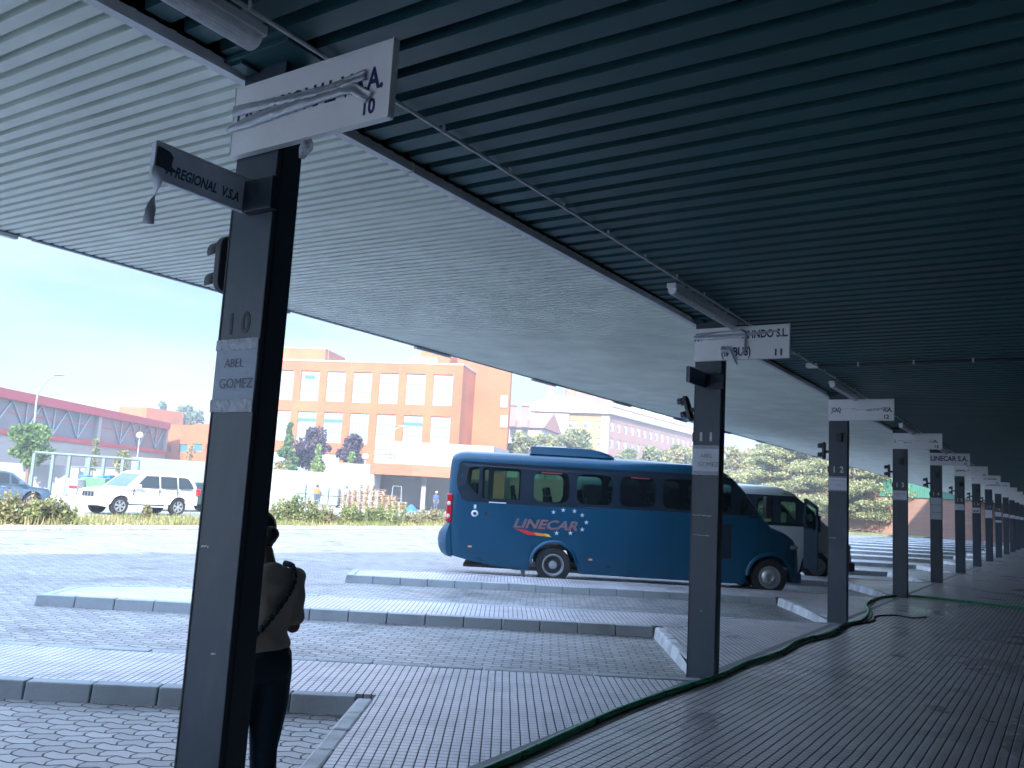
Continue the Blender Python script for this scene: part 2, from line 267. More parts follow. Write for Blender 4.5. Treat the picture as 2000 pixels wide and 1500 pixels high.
M = dict(
 paver=tilemat('paver', R(3), .20, .115, .0085, .0095, (.205, .20, .195), (.007, .010, .016), .45, .85, wob=.035, zig=True, var=.26, stain=.55, bumpd=.006),
 tile_island=tilemat('tile_island', 0, .064, .064, .0066, .0056, (.47, .44, .46), (.03, .035, .05), .34, .85, wob=.008, var=.12, stain=.3, bumpd=.003),
 tile_platform=tilemat('tile_platform', TH, .068, .068, .0074, .0052, (.46, .43, .43), (.006, .010, .018), .30, .75, wob=.012, var=.14, stain=.35, bumpd=.003),
 kerb=mat('kerb', (.30, .33, .35), .75, var=.25, vscale=2.5, bump=.5, bscale=60, dirt=.45, dscale=2.5, dcol=(.09, .10, .11)),
 kerb_pale=mat('kerb_pale', (.48, .5, .52), .7, var=.25, vscale=3, bump=.5, bscale=60, dirt=.5, dscale=4, dcol=(.16, .17, .18)),
 col_face=mat('column_paint', (.034, .053, .076), .38, var=.16, vscale=1.5, bump=.08, bscale=25, dirt=.25, dscale=5, dcol=(.14, .15, .18), stretch=(1, 1, .35)),
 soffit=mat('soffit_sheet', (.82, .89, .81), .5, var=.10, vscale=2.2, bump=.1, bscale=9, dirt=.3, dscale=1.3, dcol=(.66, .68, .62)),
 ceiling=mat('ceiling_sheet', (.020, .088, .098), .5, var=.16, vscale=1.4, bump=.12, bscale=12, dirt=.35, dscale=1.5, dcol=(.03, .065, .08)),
 galv=mat('galvanised', (.66, .69, .72), .5, metal=.1, var=.15, vscale=6),
 roofing=mat('roofing', (.12, .13, .14), .8, var=.2),
 white_board=mat('sign_board', (.88, .89, .90), .45, var=.04, vscale=2, dirt=.25, dscale=6, dcol=(.68, .68, .68)),
 sign_grey=mat('sign_grey', (.72, .80, .90), .5, var=.08, vscale=6, dirt=.3, dscale=9, dcol=(.46, .52, .62)),
 ink=mat('navy_ink', (.012, .02, .12), .5), ink_teal=mat('teal_ink', (.01, .12, .18), .5), ink_grey=mat('grey_ink', (.16, .17, .19), .6), ink_black=mat('black_ink', (.02, .022, .03), .5),
 stencil=mat('stencil_paint', (.62, .65, .65), .7, dirt=.5, dscale=30, dcol=(.12, .13, .15)), stencil_dark=mat('stencil_dark', (.02, .025, .035), .6, dirt=.6, dscale=30, dcol=(.07, .08, .1)),
 tape=mat('silver_tape', (.42, .45, .50), .34, metal=.35, var=.12, vscale=20, bump=.5, bscale=45),
 plastic=mat('clear_tape', (.30, .34, .40), .22, var=.15, vscale=25, bump=.7, bscale=30),
 paper=mat('paper', (.60, .63, .70), .5, var=.06, vscale=8, bump=.3, bscale=18),
 black=mat('black_plastic', (.016, .02, .026), .45), rubber=mat('rubber', (.014, .015, .017), .8, var=.2, bump=.2, bscale=50), lens_dark=mat('signal_lens', (.05, .015, .015), .2),
 signal=mat('signal_housing', (.055, .068, .08), .5, var=.1), red_plastic=mat('red_plastic', (.35, .02, .02), .4),
 lamp_shell=mat('lamp_shell', (.75, .77, .80), .5, var=.1), lamp_lens=mat('lamp_lens', (.85, .87, .90), .25, var=.08, vscale=30, stretch=(1, 1, 1)),
 hose=mat('green_hose', (.012, .24, .10), .3, var=.3, vscale=9), cable=mat('black_cable', (.012, .014, .018), .5),
 chrome=mat('chrome', (.6, .62, .65), .25, metal=.9), silver=mat('silver_rim', (.42, .44, .46), .35, metal=.6, var=.1),
)
# ------------------------------------------------------------------ ground, platform, islands
g = MB(); g.add([(-325, -165, G), (325, -165, G), (325, 325, G), (-325, 325, G)], [(0, 1, 2, 3)])
M['asphalt'] = mat('yard_concrete', (.23, .215, .19), .8, var=.12, vscale=.25, bump=.3, bscale=30)
tag(g.build('ground', M['asphalt'], fix=False), 'pale open ground reaching to the horizon', 'ground', kind='structure')
g = MB(); g.add([P(a, b, G + .004) for a, b in ((-21.4, -30), (.8, -30), (.8, 84), (-21.4, 84))], [(0, 1, 2, 3)])
tag(g.build('road', M['paver'], fix=False), 'bus bay roadway of grey interlocking zigzag pavers', 'road', kind='structure')
g = MB(); pl = [P(.16, -14), P(7.5, -14), P(7.5, 82), P(.16, 82)]
g.prism([(p.x, p.y) for p in pl], G + .01, 0)
tag(g.build('platform', M['tile_platform']), 'dark ribbed tile platform beside the row of columns', 'platform', kind='structure')
g = MB(); g.fbox(P, .08, .157, -14, 82, G + .01, .001)
tag(g.build('platform_edge_strip', mat('edge_strip', (.14, .15, .165), .6, var=.2, bump=.3), bevel=.004), 'narrow smooth concrete strip along the platform edge', 'edge strip', kind='structure')
def kerb_run(mb, pts, closed=False, wdt=.14, L=.5, top=.006):
    for a, b in zip(pts[:-1], pts[1:]):
        a, b = Vector(a), Vector(b); t = b - a; n = max(1, round(t.length / L)); u = t.normalized(); nrm = Vector((-u.y, u.x, 0))
        for i in range(n):
            p = a + t * (i / n) + u * .004; q = a + t * ((i + 1) / n) - u * .004; dz = random.uniform(-.004, .004); o = nrm * -.012
            vs = [p + o, q + o, q + nrm * wdt, p + nrm * wdt]; bot = [Vector((v.x, v.y, G + .002)) for v in vs]
            i0 = nrm * .012
            tp = [Vector((v.x, v.y, top + dz)) for v in (p + i0, q + i0, q + nrm * wdt, p + nrm * wdt)]
            mb.add(bot + tp, [(0, 1, 5, 4), (1, 2, 6, 5), (2, 3, 7, 6), (3, 0, 4, 7), (4, 5, 6, 7)])
N_COL = 15
for j in range(-1, N_COL):
    sft = shift(j); q = lambda x, y: (x + sft.x, y + sft.y)
    a = P(.076, S * (j - 1) + .0); b = P(.076, S * j)
    P1 = q(-9.03, 6.5); P2 = q(-1.06, 6.79); P3 = q(-1.14, 3.70); P6 = q(1.93, 8.27); P7 = q(-8.3, 8.12); P8 = q(-9.1, 7.6)
    if j == -1: P1 = q(-6, 6.62)
    w_ = .14
    i1 = (P1[0] + w_, P1[1] + w_); i2 = (P2[0] + w_, P2[1] + w_ + .003); i3 = (P3[0] + w_ + .0, P3[1] - .02); i6 = (P6[0], P6[1] - w_); i7 = (P7[0] + .06, P7[1] - w_); i8 = (P8[0] + w_, P8[1])
    g = MB(); ea = Vector(i3).to_3d(); g.prism([i1, i2, i3, (a.x + .02, a.y + .02), (b.x - .02, b.y - .03), i6, i7, i8], G + .006, -.0005)
    num = j + 10 + 1
    o = g.build('bay_island', M['tile_island'])
    tag(o, 'raised tiled island between bays, its platform end near column %d' % (10 + j if j >= 0 else 9) , 'pavement', kind='structure')
    k = MB(); kerb_run(k, [(*P7, 0), (*P8, 0), (*P1, 0), (*P2, 0)]); ko = k.build('kerb', M['kerb'], o, bevel=.012)
    k = MB(); kerb_run(k, [(P2[0] + .005, P2[1] - .02, 0), (*P3, 0)], L=.42); k.build('kerb', M['kerb_pale'], o, bevel=.02)
    k = MB(); kerb_run(k, [(*P6, 0), (*P7, 0)]); k.build('kerb', M['kerb'], o, bevel=.012)

# ------------------------------------------------------------------ canopy
can = empty('canopy_roof', P(0, 0, 3.4), 'long low bus station canopy with pale ribbed soffit outside and dark ribbed ceiling inside', 'canopy')
def ribbed(name, m, lat0, lat1, al0, al1, z0, z1, pitch, groove, depth):
    nn = int((al1 - al0) / pitch); xs = []
    for i in range(nn + 1):
        b = al0 + i * pitch; xs += [(b, 0), (b + groove * .12, depth), (b + groove * .88, depth), (b + groove, 0)]
    vs = []; fs = []
    for b, dz in xs: vs += [P(lat0, b, z0 + dz), P(lat1, b, z1 + dz)]
    fs = [(2 * i, 2 * i + 1, 2 * i + 3, 2 * i + 2) for i in range(len(xs) - 1)]
    mb = MB(); mb.add(vs, fs); return world_to(can, mb.build(name, m, can, fix=False))
EDGE = -4.12; ZS = 3.41; ZE = 3.505; A0 = -13; A1 = 84
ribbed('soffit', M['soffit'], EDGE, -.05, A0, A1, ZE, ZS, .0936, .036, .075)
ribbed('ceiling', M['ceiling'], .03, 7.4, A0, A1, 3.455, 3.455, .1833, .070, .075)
def rbox(name, m, a0, a1, b0, b1, z0, z1, par=can, bevel=0):
    mb = MB(); mb.fbox(P, a0, a1, b0, b1, z0, z1); return world_to(par, mb.build(name, m, par, bevel=bevel))
k = MB()
for i in range(34):
    b = A0 + i * 2.86; k.fbox(P, -.055, .002, b, b + 2.852, 3.398 + (i % 3) * .002, 3.405 + (i % 3) * .002); k.fbox(P, -.004, .0015, b, b + 2.852, 3.4055 + (i % 3) * .002, 3.452)
world_to(can, k.build('edge_beam', M['galv'], can, bevel=.003))
k = MB()
for i in range(34):
    b = A0 + i * 2.86; k.fbox(P, EDGE - .05, EDGE, b, b + 2.856, ZE - .012 + (i * 7 % 3) * .003, ZE + .42)
world_to(can, k.build('fascia', mat('fascia_paint', (.30, .34, .38), .5, var=.1), can, bevel=.003))
k = MB(); k.add([P(EDGE, A0, ZE + .40), P(7.4, A0, ZE + .5), P(7.4, A1, ZE + .5), P(EDGE, A1, ZE + .40)], [(0, 1, 2, 3)]); world_to(can, k.build('roof', M['roofing'], can, fix=False))
# unseen block added over the platform, outline shaped to cast shade on the bays
st = empty('station_shade_block', P(9, 20, 0), 'station wall with an unseen tall block added above it to shade the bays', 'building')
M['stone'] = mat('shade_block_render', (.36, .33, .30), .8, var=.1)
k = MB(); k.prism([(P(l_, a_).x, P(l_, a_).y) for l_, a_ in ((-4.2, -52), (18, -52), (18, 105), (5, 105), (5, -13), (3.1, -21), (1.2, -29.4))], 4.2, 21.3); world_to(st, k.build('wall', M['stone'], st))
k = MB(); k.fbox(P, 7.4, 18, -70, 105, G, 4.17); world_to(st, k.build('ground_floor', mat('ground_floor_wall', (.16, .15, .15), .7, var=.15), st))
# ------------------------------------------------------------------ columns with their stencilled numbers
def face(al, lat, z):                      # matrix on a face looking back along the row (towards the camera): x = lateral, y = up
    return frame3(P(lat, al, z), RR, (0, 0, 1))
DEP = .135; CW = .273
G_COL = 'canopy columns along the platform edge'
ordn = ['nearest', 'second', 'third', 'fourth', 'fifth', 'sixth', 'seventh', 'eighth', 'ninth', 'tenth', 'eleventh', 'twelfth', 'thirteenth', 'fourteenth', 'fifteenth', 'sixteenth', 'seventeenth']
M['stencil10'] = M['stencil_dark']
NCOL = 14
for j in range(NCOL):
    n = 10 + j; al = S * (j - 1)
    lab = ['thick dark steel column nearest the camera, hiding the person, smudged 10 on it', 'dark steel column with two pale stencilled ones, in front of the blue minibus', 'dark steel column stencilled 12, in front of the nose of the pale minibus', 'dark steel column stencilled 13, where the green hose turns off', 'dark steel column stencilled 14 with three papers in a stack'][j] if j < 5 else 'dark steel column numbered %d, %s from the camera' % (n, ordn[j])
    c = empty('canopy_column', P(CW / 2, al + DEP / 2, 0), lab, 'column', G_COL)
    mb = MB(); mb.fbox(P, 0, CW, al, al + DEP, G + .006, 3.53)
    world_to(c, mb.build('shaft', M['col_face'], c, bevel=.004))
    mb = MB(); mb.fbox(P, CW + .0005, CW + .004, al + .02, al + .03, 0, 3.4); mb.fbox(P, .004, .012, al - .003, al - .0004, 0, 2.9)
    if j < 5: world_to(c, mb.build('weld_seam', M['black'], c))
    if j < 6:
        mb = MB(); mb.fbox(P, -.06, CW + .14, al - .12, al + DEP + .12, 3.432, 3.453); mb.fbox(P, .02, .1, al - .1, al - .003, 3.415, 3.431)
        world_to(c, mb.build('head_plate', M['ceiling'], c, bevel=.002))
    if j < 9:
        s1 = M['stencil_dark'] if j == 0 else M['stencil']
        for i, ch in enumerate(str(n)):
            w0 = .098 if j else .108
            if n == 11: # plain bars
                mb = MB(); x = (.083, .182)[i]; mb.fbox(P, x - .012, x + .012, al - .0012, al - .0003, 2.234, 2.322); o = mb.build('number', s1, c); world_to(c, o)
            else:
                o = text_mesh('number', ch, .128, s1, face(al - .0012, (.055, .165)[i] if j else (.05, .145)[i], 2.235 if j else 2.225), c, bold=.004, depth=.0004, sx=.9); world_to(c, o)

for jj, lst in ((0, ((.03, 1.32, .05), (.16, .9, .03))), (1, ((.02, 1.52, .19), (.03, 1.33, .16), (.12, .62, .02))), (2, ((.02, 1.25, .1),))):
    cc = [o for o in COL.objects if o.name.startswith('canopy_column')][jj]; al = S * (jj - 1)
    for (x, z, l_) in lst:
        g_ = random.Random(int(z * 100)); up_e = [(x + l_ * q / 9, z + g_.uniform(-.003, .003)) for q in range(10)]
        mb = MB(); mb.poly(up_e + [(a_, b_ - g_.uniform(.002, .008)) for a_, b_ in reversed(up_e)], f=lambda a, b: P(a, al - .0012, b)); mb.build('tape_residue', M['stencil'], cc)
# ------------------------------------------------------------------ overhead signs
NAVY = M['ink']
SZ1, SZ2, SL = 3.027, 3.347, .93
M['film'] = mat('white_film', (.92, .93, .95), .35)
signs = [   # (text, x, z, width, cap height)
 ('white overhead sign torn across with silver tape, numbered 10, above the nearest column', [('LA REGIONAL V.S.A.', .03, .128, .865, .090)], None),
 ('white overhead sign reading HNDO S.L. under tape, numbered 11, above the second column', [('AM', .006, .196, .075, .070), ('AHNDO S.L.', .48, .200, .44, .074), ('(IMBUS)', .28, .034, .29, .082)], None),
 ('white overhead sign with scratched lettering, numbered 12, above the third column', [('JOAQ', .045, .125, .14, .07), ('RIA.', .79, .125, .12, .07)], 'scratch'),
 ('white overhead sign with one long blanked line, numbered 13, above the fourth column', [('L', .045, .13, .03, .06), ('VSA.', .68, .13, .18, .06)], 'scratch'),
 ('white overhead sign reading LINECAR S.A., above the fifth column', [('LINECAR S.A.', .025, .118, .865, .122)], None),
 ('white overhead sign with scratched lettering, above the sixth column', [('LINEA', .05, .14, .26, .06), ('(', .38, .14, .03, .07)], 'scratch'),
 ('white overhead sign with small grey print, above the seventh column', [('A', .03, .17, .04, .05), ('VITORIANA', .38, .16, .44, .055)], None),
 ('white overhead sign reading LA REGIONAL V.S.A., above the eighth column', [('LA REGIONAL V.S.A.', .05, .15, .80, .065)], None)]
for j in range(NCOL):
    n = 10 + j; al = S * (j - 1) - .012
    lab, txt, extra = signs[j] if j < len(signs) else ('blank looking white overhead sign above the %s column from the camera' % ordn[j], [], None)
    s = empty('overhead_sign', P(SL / 2, al, SZ1), lab, 'sign', 'overhead operator signs above the columns')
    mb = MB(); mb.fbox(P, .003, SL, al - .028, al - .002, SZ1, SZ2)
    world_to(s, mb.build('board', M['white_board'], s, bevel=.003))
    mb = MB(); mb.fbox(P, SL + .001, SL + .006, al - .031, al + .004, SZ1 - .003, SZ2 + .003); mb.fbox(P, -.003, .002, al - .031, al + .004, SZ1 - .003, SZ2 + .003); mb.fbox(P, .003, SL, al - .031, al + .004, SZ1 - .006, SZ1 - .001)
    world_to(s, mb.build('frame', M['white_board'], s))
    for (b_, x, z, w_, hc_) in txt:
        mi = M['ink'] if j in (0, 1, 4) else M['ink_grey'] if j > 5 else M['ink_black']
        text_mesh('lettering', b_, .12, mi, face(al - .0285, x, SZ1 + z), s, bold=.0035, fit=(w_, hc_), depth=.0004)
    if j < 7: text_mesh('number', str(n), .088, M['ink'] if j == 0 else M['ink_black'], face(al - .0285, .800 if j == 0 else .80, SZ1 + (.028 if j == 0 else .022)), s, bold=.003, fit=(.062 if j == 0 else .068, .060), depth=.0004)
    if extra == 'scratch':
        for q in range(9):
            x = random.uniform(.1, .7); wv = random.uniform(.06, .2); z = SZ1 + .15 + random.uniform(-.03, .035)
            pts = [(x + wv * t, z + random.uniform(-.012, .014)) for t in (0, .3, .6, 1)] + [(x + wv * t, z - .022 + random.uniform(-.012, .01)) for t in (1, .7, .35, 0)]
            mb = MB(); mb.poly(pts, f=lambda a, b, q=q: P(a, al - .0296 - q * .0002, b)); world_to(s, mb.build('peeled_film', M['stencil'] if q % 4 == 3 else M['film'], s))
        up_e = [(.10 + .055 * q, SZ1 + .165 + random.uniform(-.014, .014)) for q in range(12)]
        mb = MB(); mb.poly(up_e + [(x_, z_ - random.uniform(.002, .006)) for x_, z_ in reversed(up_e)], f=lambda a, b: P(a, al - .0325, b))
        world_to(s, mb.build('scratch_edge', M['ink_grey'], s))
#: crumpled folded strips
def strip(path, width, al, m, name, parent, fold=.012, seed=0):
    g_ = random.Random(seed); n = 40; vs = []; pts = []
    L = [0]
    for a, b in zip(path[:-1], path[1:]): L.append(L[-1] + math.dist(a[:2], b[:2]))
    for i in range(n + 1):
        d_ = L[-1] * i / n; k = max(0, min(len(path) - 2, next((q for q in range(len(L) - 1) if d_ <= L[q + 1] + 1e-9), len(L) - 2))); t = (d_ - L[k]) / (L[k + 1] - L[k])
        pts.append(tuple(path[k][c] * (1 - t) + path[k + 1][c] * t for c in range(len(path[0]))))
    mcol = 7; mb = MB()
    for i, p in enumerate(pts):
        q0 = pts[max(0, i - 1)]; q1 = pts[min(n, i + 1)]; tx, tz = q1[0] - q0[0], q1[1] - q0[1]; l = math.hypot(tx, tz) or 1; nx, nz_ = -tz / l, tx / l
        wd = width * (p[2] if len(p) > 2 else 1)
        for k in range(mcol):
            u = k / (mcol - 1) - .5; off = fold * (.6 + .9 * math.cos(u * 7 + i * .05) * .5) + g_.uniform(-.0025, .0025) + .004
            vs.append(P(p[0] + nx * wd * u + g_.uniform(-.0015, .0015), al - .030 - abs(off) - (p[3] if len(p) > 3 else 0), p[1] + nz_ * wd * u))
    fs = [(i * mcol + k, i * mcol + k + 1, (i + 1) * mcol + k + 1, (i + 1) * mcol + k) for i in range(n) for k in range(mcol - 1)]
    mb.add(vs, fs); o = mb.build(name, m, parent, smooth='all'); md = o.modifiers.new('s', 'SOLIDIFY'); md.thickness = .0012; return world_to(parent, o)
sg = [o for o in COL.objects if o.name.startswith('overhead_sign')]
s10, s11 = sg[0], sg[1]; al = S * -1 - .012
sc10 = lambda u, v, w_=1, o=0: (u * .93, SZ1 + v * .32, w_, o)
strip([sc10(.005, .64, 1.15), sc10(.3, .60, .85), (.6, SZ1 + .178, .8, 0), sc10(.87, .60, .95)], .046, al, M['tape'], 'tape_strip', s10, .006, 1)
strip([sc10(-.02, .385, .5), sc10(.12, .42, 1), sc10(.45, .49, 1.25), sc10(.73, .505, 1.1), sc10(.80, .46, .8), sc10(.90, .27, .9)], .056, al, M['tape'], 'tape_strip', s10, .009, 2)
strip([sc10(.53, -.10, .9), sc10(.545, -.2, 1.2), sc10(.53, -.33, .3)], .075, al, M['tape'], 'tape_strip', s10, .02, 5)
al = -.012
strip([sc10(.02, .80, 1), sc10(.3, .86, .5), sc10(.52, .86, .6)], .03, al, M['tape'], 'tape_strip', s11, .01, 3)
strip([sc10(.0, .72, .9), sc10(.2, .70, 1.1), sc10(.5, .72, .9), sc10(.9, .80, .4)], .045, al, M['tape'], 'tape_strip', s11, .006, 4)
strip([sc10(.50, .88, .8), sc10(.56, .78, 1), sc10(.56, .3, .9), sc10(.52, .1, .6)], .036, al, M['tape'], 'tape_strip', s11, .014, 6)
strip([sc10(.30, .3, 1.6), sc10(.40, .3, 1.4), sc10(.45, .02, 1.0), sc10(.48, -.17, .3)], .042, al, M['tape'], 'tape_strip', s11, .014, 7)

# ------------------------------------------------------------------ small blade signs, signals, papers
for j in range(7):
    al = S * (j - 1); top = 2.905 if j < 2 else 2.9
    if j < 2:
        b = empty('blade_sign', P(.12, al - .25, 2.75), ['small grey blade sign reading REGIONAL V.S.A., dark torn strip hanging, on nearest column', 'small grimy grey blade sign on the column stencilled 11'][j], 'sign', 'blade signs fixed to the columns')
        Lb = .475 if j == 0 else .47
        mb = MB(); mb.fbox(P, .098, .126, al - Lb, al - .003, 2.755, 2.903); world_to(b, mb.build('board', M['sign_grey'] if j == 0 else mat('sign_grime', (.12, .14, .18), .6, dirt=.6, dscale=20), b, bevel=.002))
        mb = MB(); mb.fbox(P, .1265, .132, al - Lb - .002, al - .003, 2.899, 2.907); mb.fbox(P, .1265, .1295, al - Lb - .002, al - Lb + .004, 2.755, 2.899); world_to(b, mb.build('frame', M['galv'], b))
        mb = MB(); mb.fbox(P, .135, .315, al - .05, al - .0045, 2.745, 2.885); world_to(b, mb.build('bracket', mat('bracket_paint', (.02, .035, .05), .45), b, bevel=.003))
        fm = frame3(P(.1268, al - Lb + .035, 2.79), D, (0, 0, 1))
        text_mesh('lettering', 'LA REGIONAL  V.S.A' if j == 0 else 'AUTOBUSES', .066, M['ink_teal'], fm, b, bold=.002, shear=.25, fit=(.375, .042), depth=.0003)
    else:
        b = tag(MB().fbox(P, .12, .2, al - .05, al - .003, 2.70, 2.83).build('bracket_box', M['black'], bevel=.004), 'small dark bracket box near the top of column %d' % (10 + j), 'bracket', 'bracket boxes on the columns')
# torn film of the first blade sign
b0 = [o for o in COL.objects if o.name == 'blade_sign'][0]; al0 = -S
mb = MB(); mb.poly([(0, 0), (.05, .01), (.075, -.02), (.07, -.06), (.1, -.075), (.06, -.085), (.045, -.1), (.02, -.09), (0, -.085)], f=lambda a, z: P(.1275 + .004 * math.sin(a * 90), al0 - .47 + a, 2.885 + z))
world_to(b0, mb.build('torn_film', mat('dark_film', (.03, .05, .09), .35, bump=.8, bscale=30), b0))
mb = MB(); pr = []
for i in range(14):
    t = i / 13; wdt = .016 + .010 * math.sin(t * 6 + 1) ** 2 + .004 * t; ph = t * 4
    c0 = P(.14 + .01 * math.sin(t * 5), al0 - .462 - .012 * t, 2.80 - .235 * t); pr += [c0 + (D * math.cos(ph) + RR * math.sin(ph)) * wdt, c0 - (D * math.cos(ph) + RR * math.sin(ph)) * wdt]
mb.add(pr, [(2 * i, 2 * i + 1, 2 * i + 3, 2 * i + 2) for i in range(13)]); o = mb.build('hanging_strip', M['sign_grey'], b0, smooth='all'); o.modifiers.new('s', 'SOLIDIFY').thickness = .001; world_to(b0, o)

for j in range(9):
    al = S * (j - 1); tilt = [0, R(17), 0, 0, R(3), 0, 0, 0, 0][j]
    s = empty('bay_signal', P(-.05, al + .06, 2.57), 'dark two lamp bay signal on the side of column %d' % (10 + j) + (', leaning outward' if j == 1 else ''), 'signal light', 'bay signals on the columns')
    cen = P(-.095, al + .07, 2.565)
    def fr(a, b_, z): # local: a outward(-lat), b along, z up, tilted
        ca, sa = math.cos(tilt), math.sin(tilt); return cen - RR * (a * ca + z * sa * 1.0) + D * b_ + Vector((0, 0, z * ca - a * sa * .3))
    mb = MB(); prof = []
    for k in range(24):
        th = 2 * math.pi * k / 24; rr_ = .058; prof.append((rr_ * math.cos(th), (.075 if math.sin(th) >= 0 else -.075) + rr_ * math.sin(th)))
    vs = [fr(-.03, p[0], p[1]) for p in prof] + [fr(.008, p[0], p[1]) for p in prof]; nn = 24
    mb.add(vs, [(i, (i + 1) % nn, nn + (i + 1) % nn, nn + i) for i in range(nn)] + [tuple(range(nn)), tuple(range(2 * nn - 1, nn - 1, -1))])
    world_to(s, mb.build('housing', M['signal'], s, bevel=.006))
    mb = MB(); mb.fbox(P, -.068, -.0005, al + .04, al + .1, 2.53, 2.57); world_to(s, mb.build('bracket', M['black'], s))
    for zz in (.07, -.07):
        vs = []; n_ = 13
        for a in (.009, .075):
            for k in range(n_):
                th = R(-25) + R(230) * k / (n_ - 1); rad = .047 if a < .05 else .05; vs.append(fr(a, rad * math.cos(th), zz + rad * math.sin(th) - (0.0 if a < .05 else .008)))
        mb = MB(); mb.add(vs, [(k, k + 1, n_ + k + 1, n_ + k) for k in range(n_ - 1)]); o = mb.build('visor', M['signal'], s, smooth='all'); o.modifiers.new('s', 'SOLIDIFY').thickness = .004; world_to(s, o)
        mb = MB(); vs = [fr(.016, 0, zz)] + [fr(.010, .043 * math.cos(2 * math.pi * k / 16), zz + .043 * math.sin(2 * math.pi * k / 16)) for k in range(16)]
        mb.add(vs, [(0, 1 + k, 1 + (k + 1) % 16) for k in range(16)]); world_to(s, mb.build('lens', M['lens_dark'], s, smooth='all'))
    if j < 5:
        mb = MB(); mb.fbox(P, -.028, -.0005, al + .05, al + .09, 2.235, 2.325)
        tag(mb.build('push_button_box', M['red_plastic'] if j else mat('blue_box', (.02, .06, .16), .4), bevel=.005), 'small %s button box on the side of column %d' % ('red' if j else 'blue', 10 + j), 'button box', 'button boxes on the columns')
        mb = MB(); mb.tube([P(-.010, al + .07, 2.23), P(-.008, al + .071, 1.5), P(-.009, al + .07, .6), P(-.008, al + .07, .01)], .006, 6); tag(mb.build('conduit_drop', M['cable']), 'thin dark cable running down the side of column %d' % (10 + j), 'cable', 'cables down the columns')

def paper(j, z0, z1, lines, lab, tape_top=.015, tape_bot=.02, m=None):
    al = S * (j - 1); s = empty('paper_notice', P(.14, al - .002, z0), lab, 'notice', 'paper notices taped to the columns')
    n = 10; vs = []; g_ = random.Random(j * 3 + int(z0 * 10))
    for i in range(n + 1):
        for k in range(n + 1):
            u, v = i / n, k / n; e = 0 if i in (0, n) or k in (0, n) else 1
            vs.append(P(.006 + .262 * u, al - .0035 - e * g_.uniform(0, .0028) * (1.2 if v > .8 or v < .15 else .5), z0 + (z1 - z0) * v))
    mb = MB(); mb.add(vs, [(i * (n + 1) + k, (i + 1) * (n + 1) + k, (i + 1) * (n + 1) + k + 1, i * (n + 1) + k + 1) for i in range(n) for k in range(n)])
    world_to(s, mb.build('sheet', m or M['paper'], s, smooth='all', fix=False))
    for (zz0, zz1) in ((z1 - tape_top, z1 + tape_top * 1.4), (z0 - tape_bot * 1.4, z0 + tape_bot * .4)):
        n2 = 26; vs = []
        for i in range(n2 + 1):
            for v in (0, .33, .66, 1): vs.append(P(.002 + .270 * i / n2, al - .0062 - g_.uniform(0, .0035), zz0 + (zz1 - zz0) * v + g_.uniform(-.002, .002)))
        mb = MB(); mb.add(vs, [(i * 4 + k, (i + 1) * 4 + k, (i + 1) * 4 + k + 1, i * 4 + k + 1) for i in range(n2) for k in range(3)]); world_to(s, mb.build('tape', M['plastic'], s, smooth=True, fix=False))
    for (t, x, z, sz, sx) in lines: world_to(s, text_mesh('lettering', t, sz, M['ink_grey'], face(al - .0075, x, z), s, sx=sx, depth=.0002, bold=-.0005))
paper(0, 1.925, 2.17, [('ABEL', .068, 2.075, .056, 1.0), ('GOMEZ', .045, 1.985, .062, 1.0)], 'creased paper notice reading ABEL GOMEZ on the nearest column', .02, .03, mat('paper_dull', (.34, .40, .50), .5, var=.08, bump=.4, bscale=15))
paper(1, 1.935, 2.175, [('ABEL', .085, 2.075, .054, 1.0), ('GOMEZ', .060, 1.99, .060, 1.0)], 'white paper notice reading ABEL GOMEZ on the column stencilled 11', .014, .02)
paper(2, 1.965, 2.16, [('COMUNIDAD', .03, 2.10, .034, 1.05), ('AIN', .11, 2.035, .040, 1.1)], 'white paper notice with faint print on column 12', .01, .01)
paper(3, 1.975, 2.16, [('LINECAR', .03, 2.08, .048, 1.1)], 'white paper notice reading LINECAR on column 13', .006, .008)
for q in range(3): paper(4, 1.62 + q * .19, 1.80 + q * .19, [('LINEA %s' % 'ABC'[q] if False else '~', .1, 1.69 + q * .19, .05, 2)], ['lowest of the three papers on column 14', 'middle of the three papers on column 14', 'topmost of the three papers on column 14'][q], .005, .004)
paper(5, 1.96, 2.14, [], 'white paper notice on column 15', .006, .006)
paper(6, 1.95, 2.14, [], 'pale paper notice with a dark patch on column 16', .006, .006)
paper(7, 1.82, 2.15, [], 'tall white paper notice on column 17', .006, .006)
paper(8, 1.94, 2.15, [], 'upper white paper on column 18', .006, .006); paper(8, 1.66, 1.76, [], 'small white strip of paper lower on column 18', .004, .004)
for jj in (9, 10, 11, 12): paper(jj, 1.96, 2.14, [], 'white paper notice on the %s column from the camera' % ordn[jj], .006, .006)
mb = MB(); al = S * 5; mb.poly([(.03, 1.99), (.2, 2.0), (.25, 2.03), (.19, 2.06), (.14, 2.03), (.04, 2.04)], f=lambda a, b_: P(a, al - .0102, b_)); o16 = [o for o in COL.objects if o.name.startswith('paper_notice') and 'column 16' in o.get('label', '')][0]
world_to(o16, mb.build('dark_patch', M['ink_black'], o16))

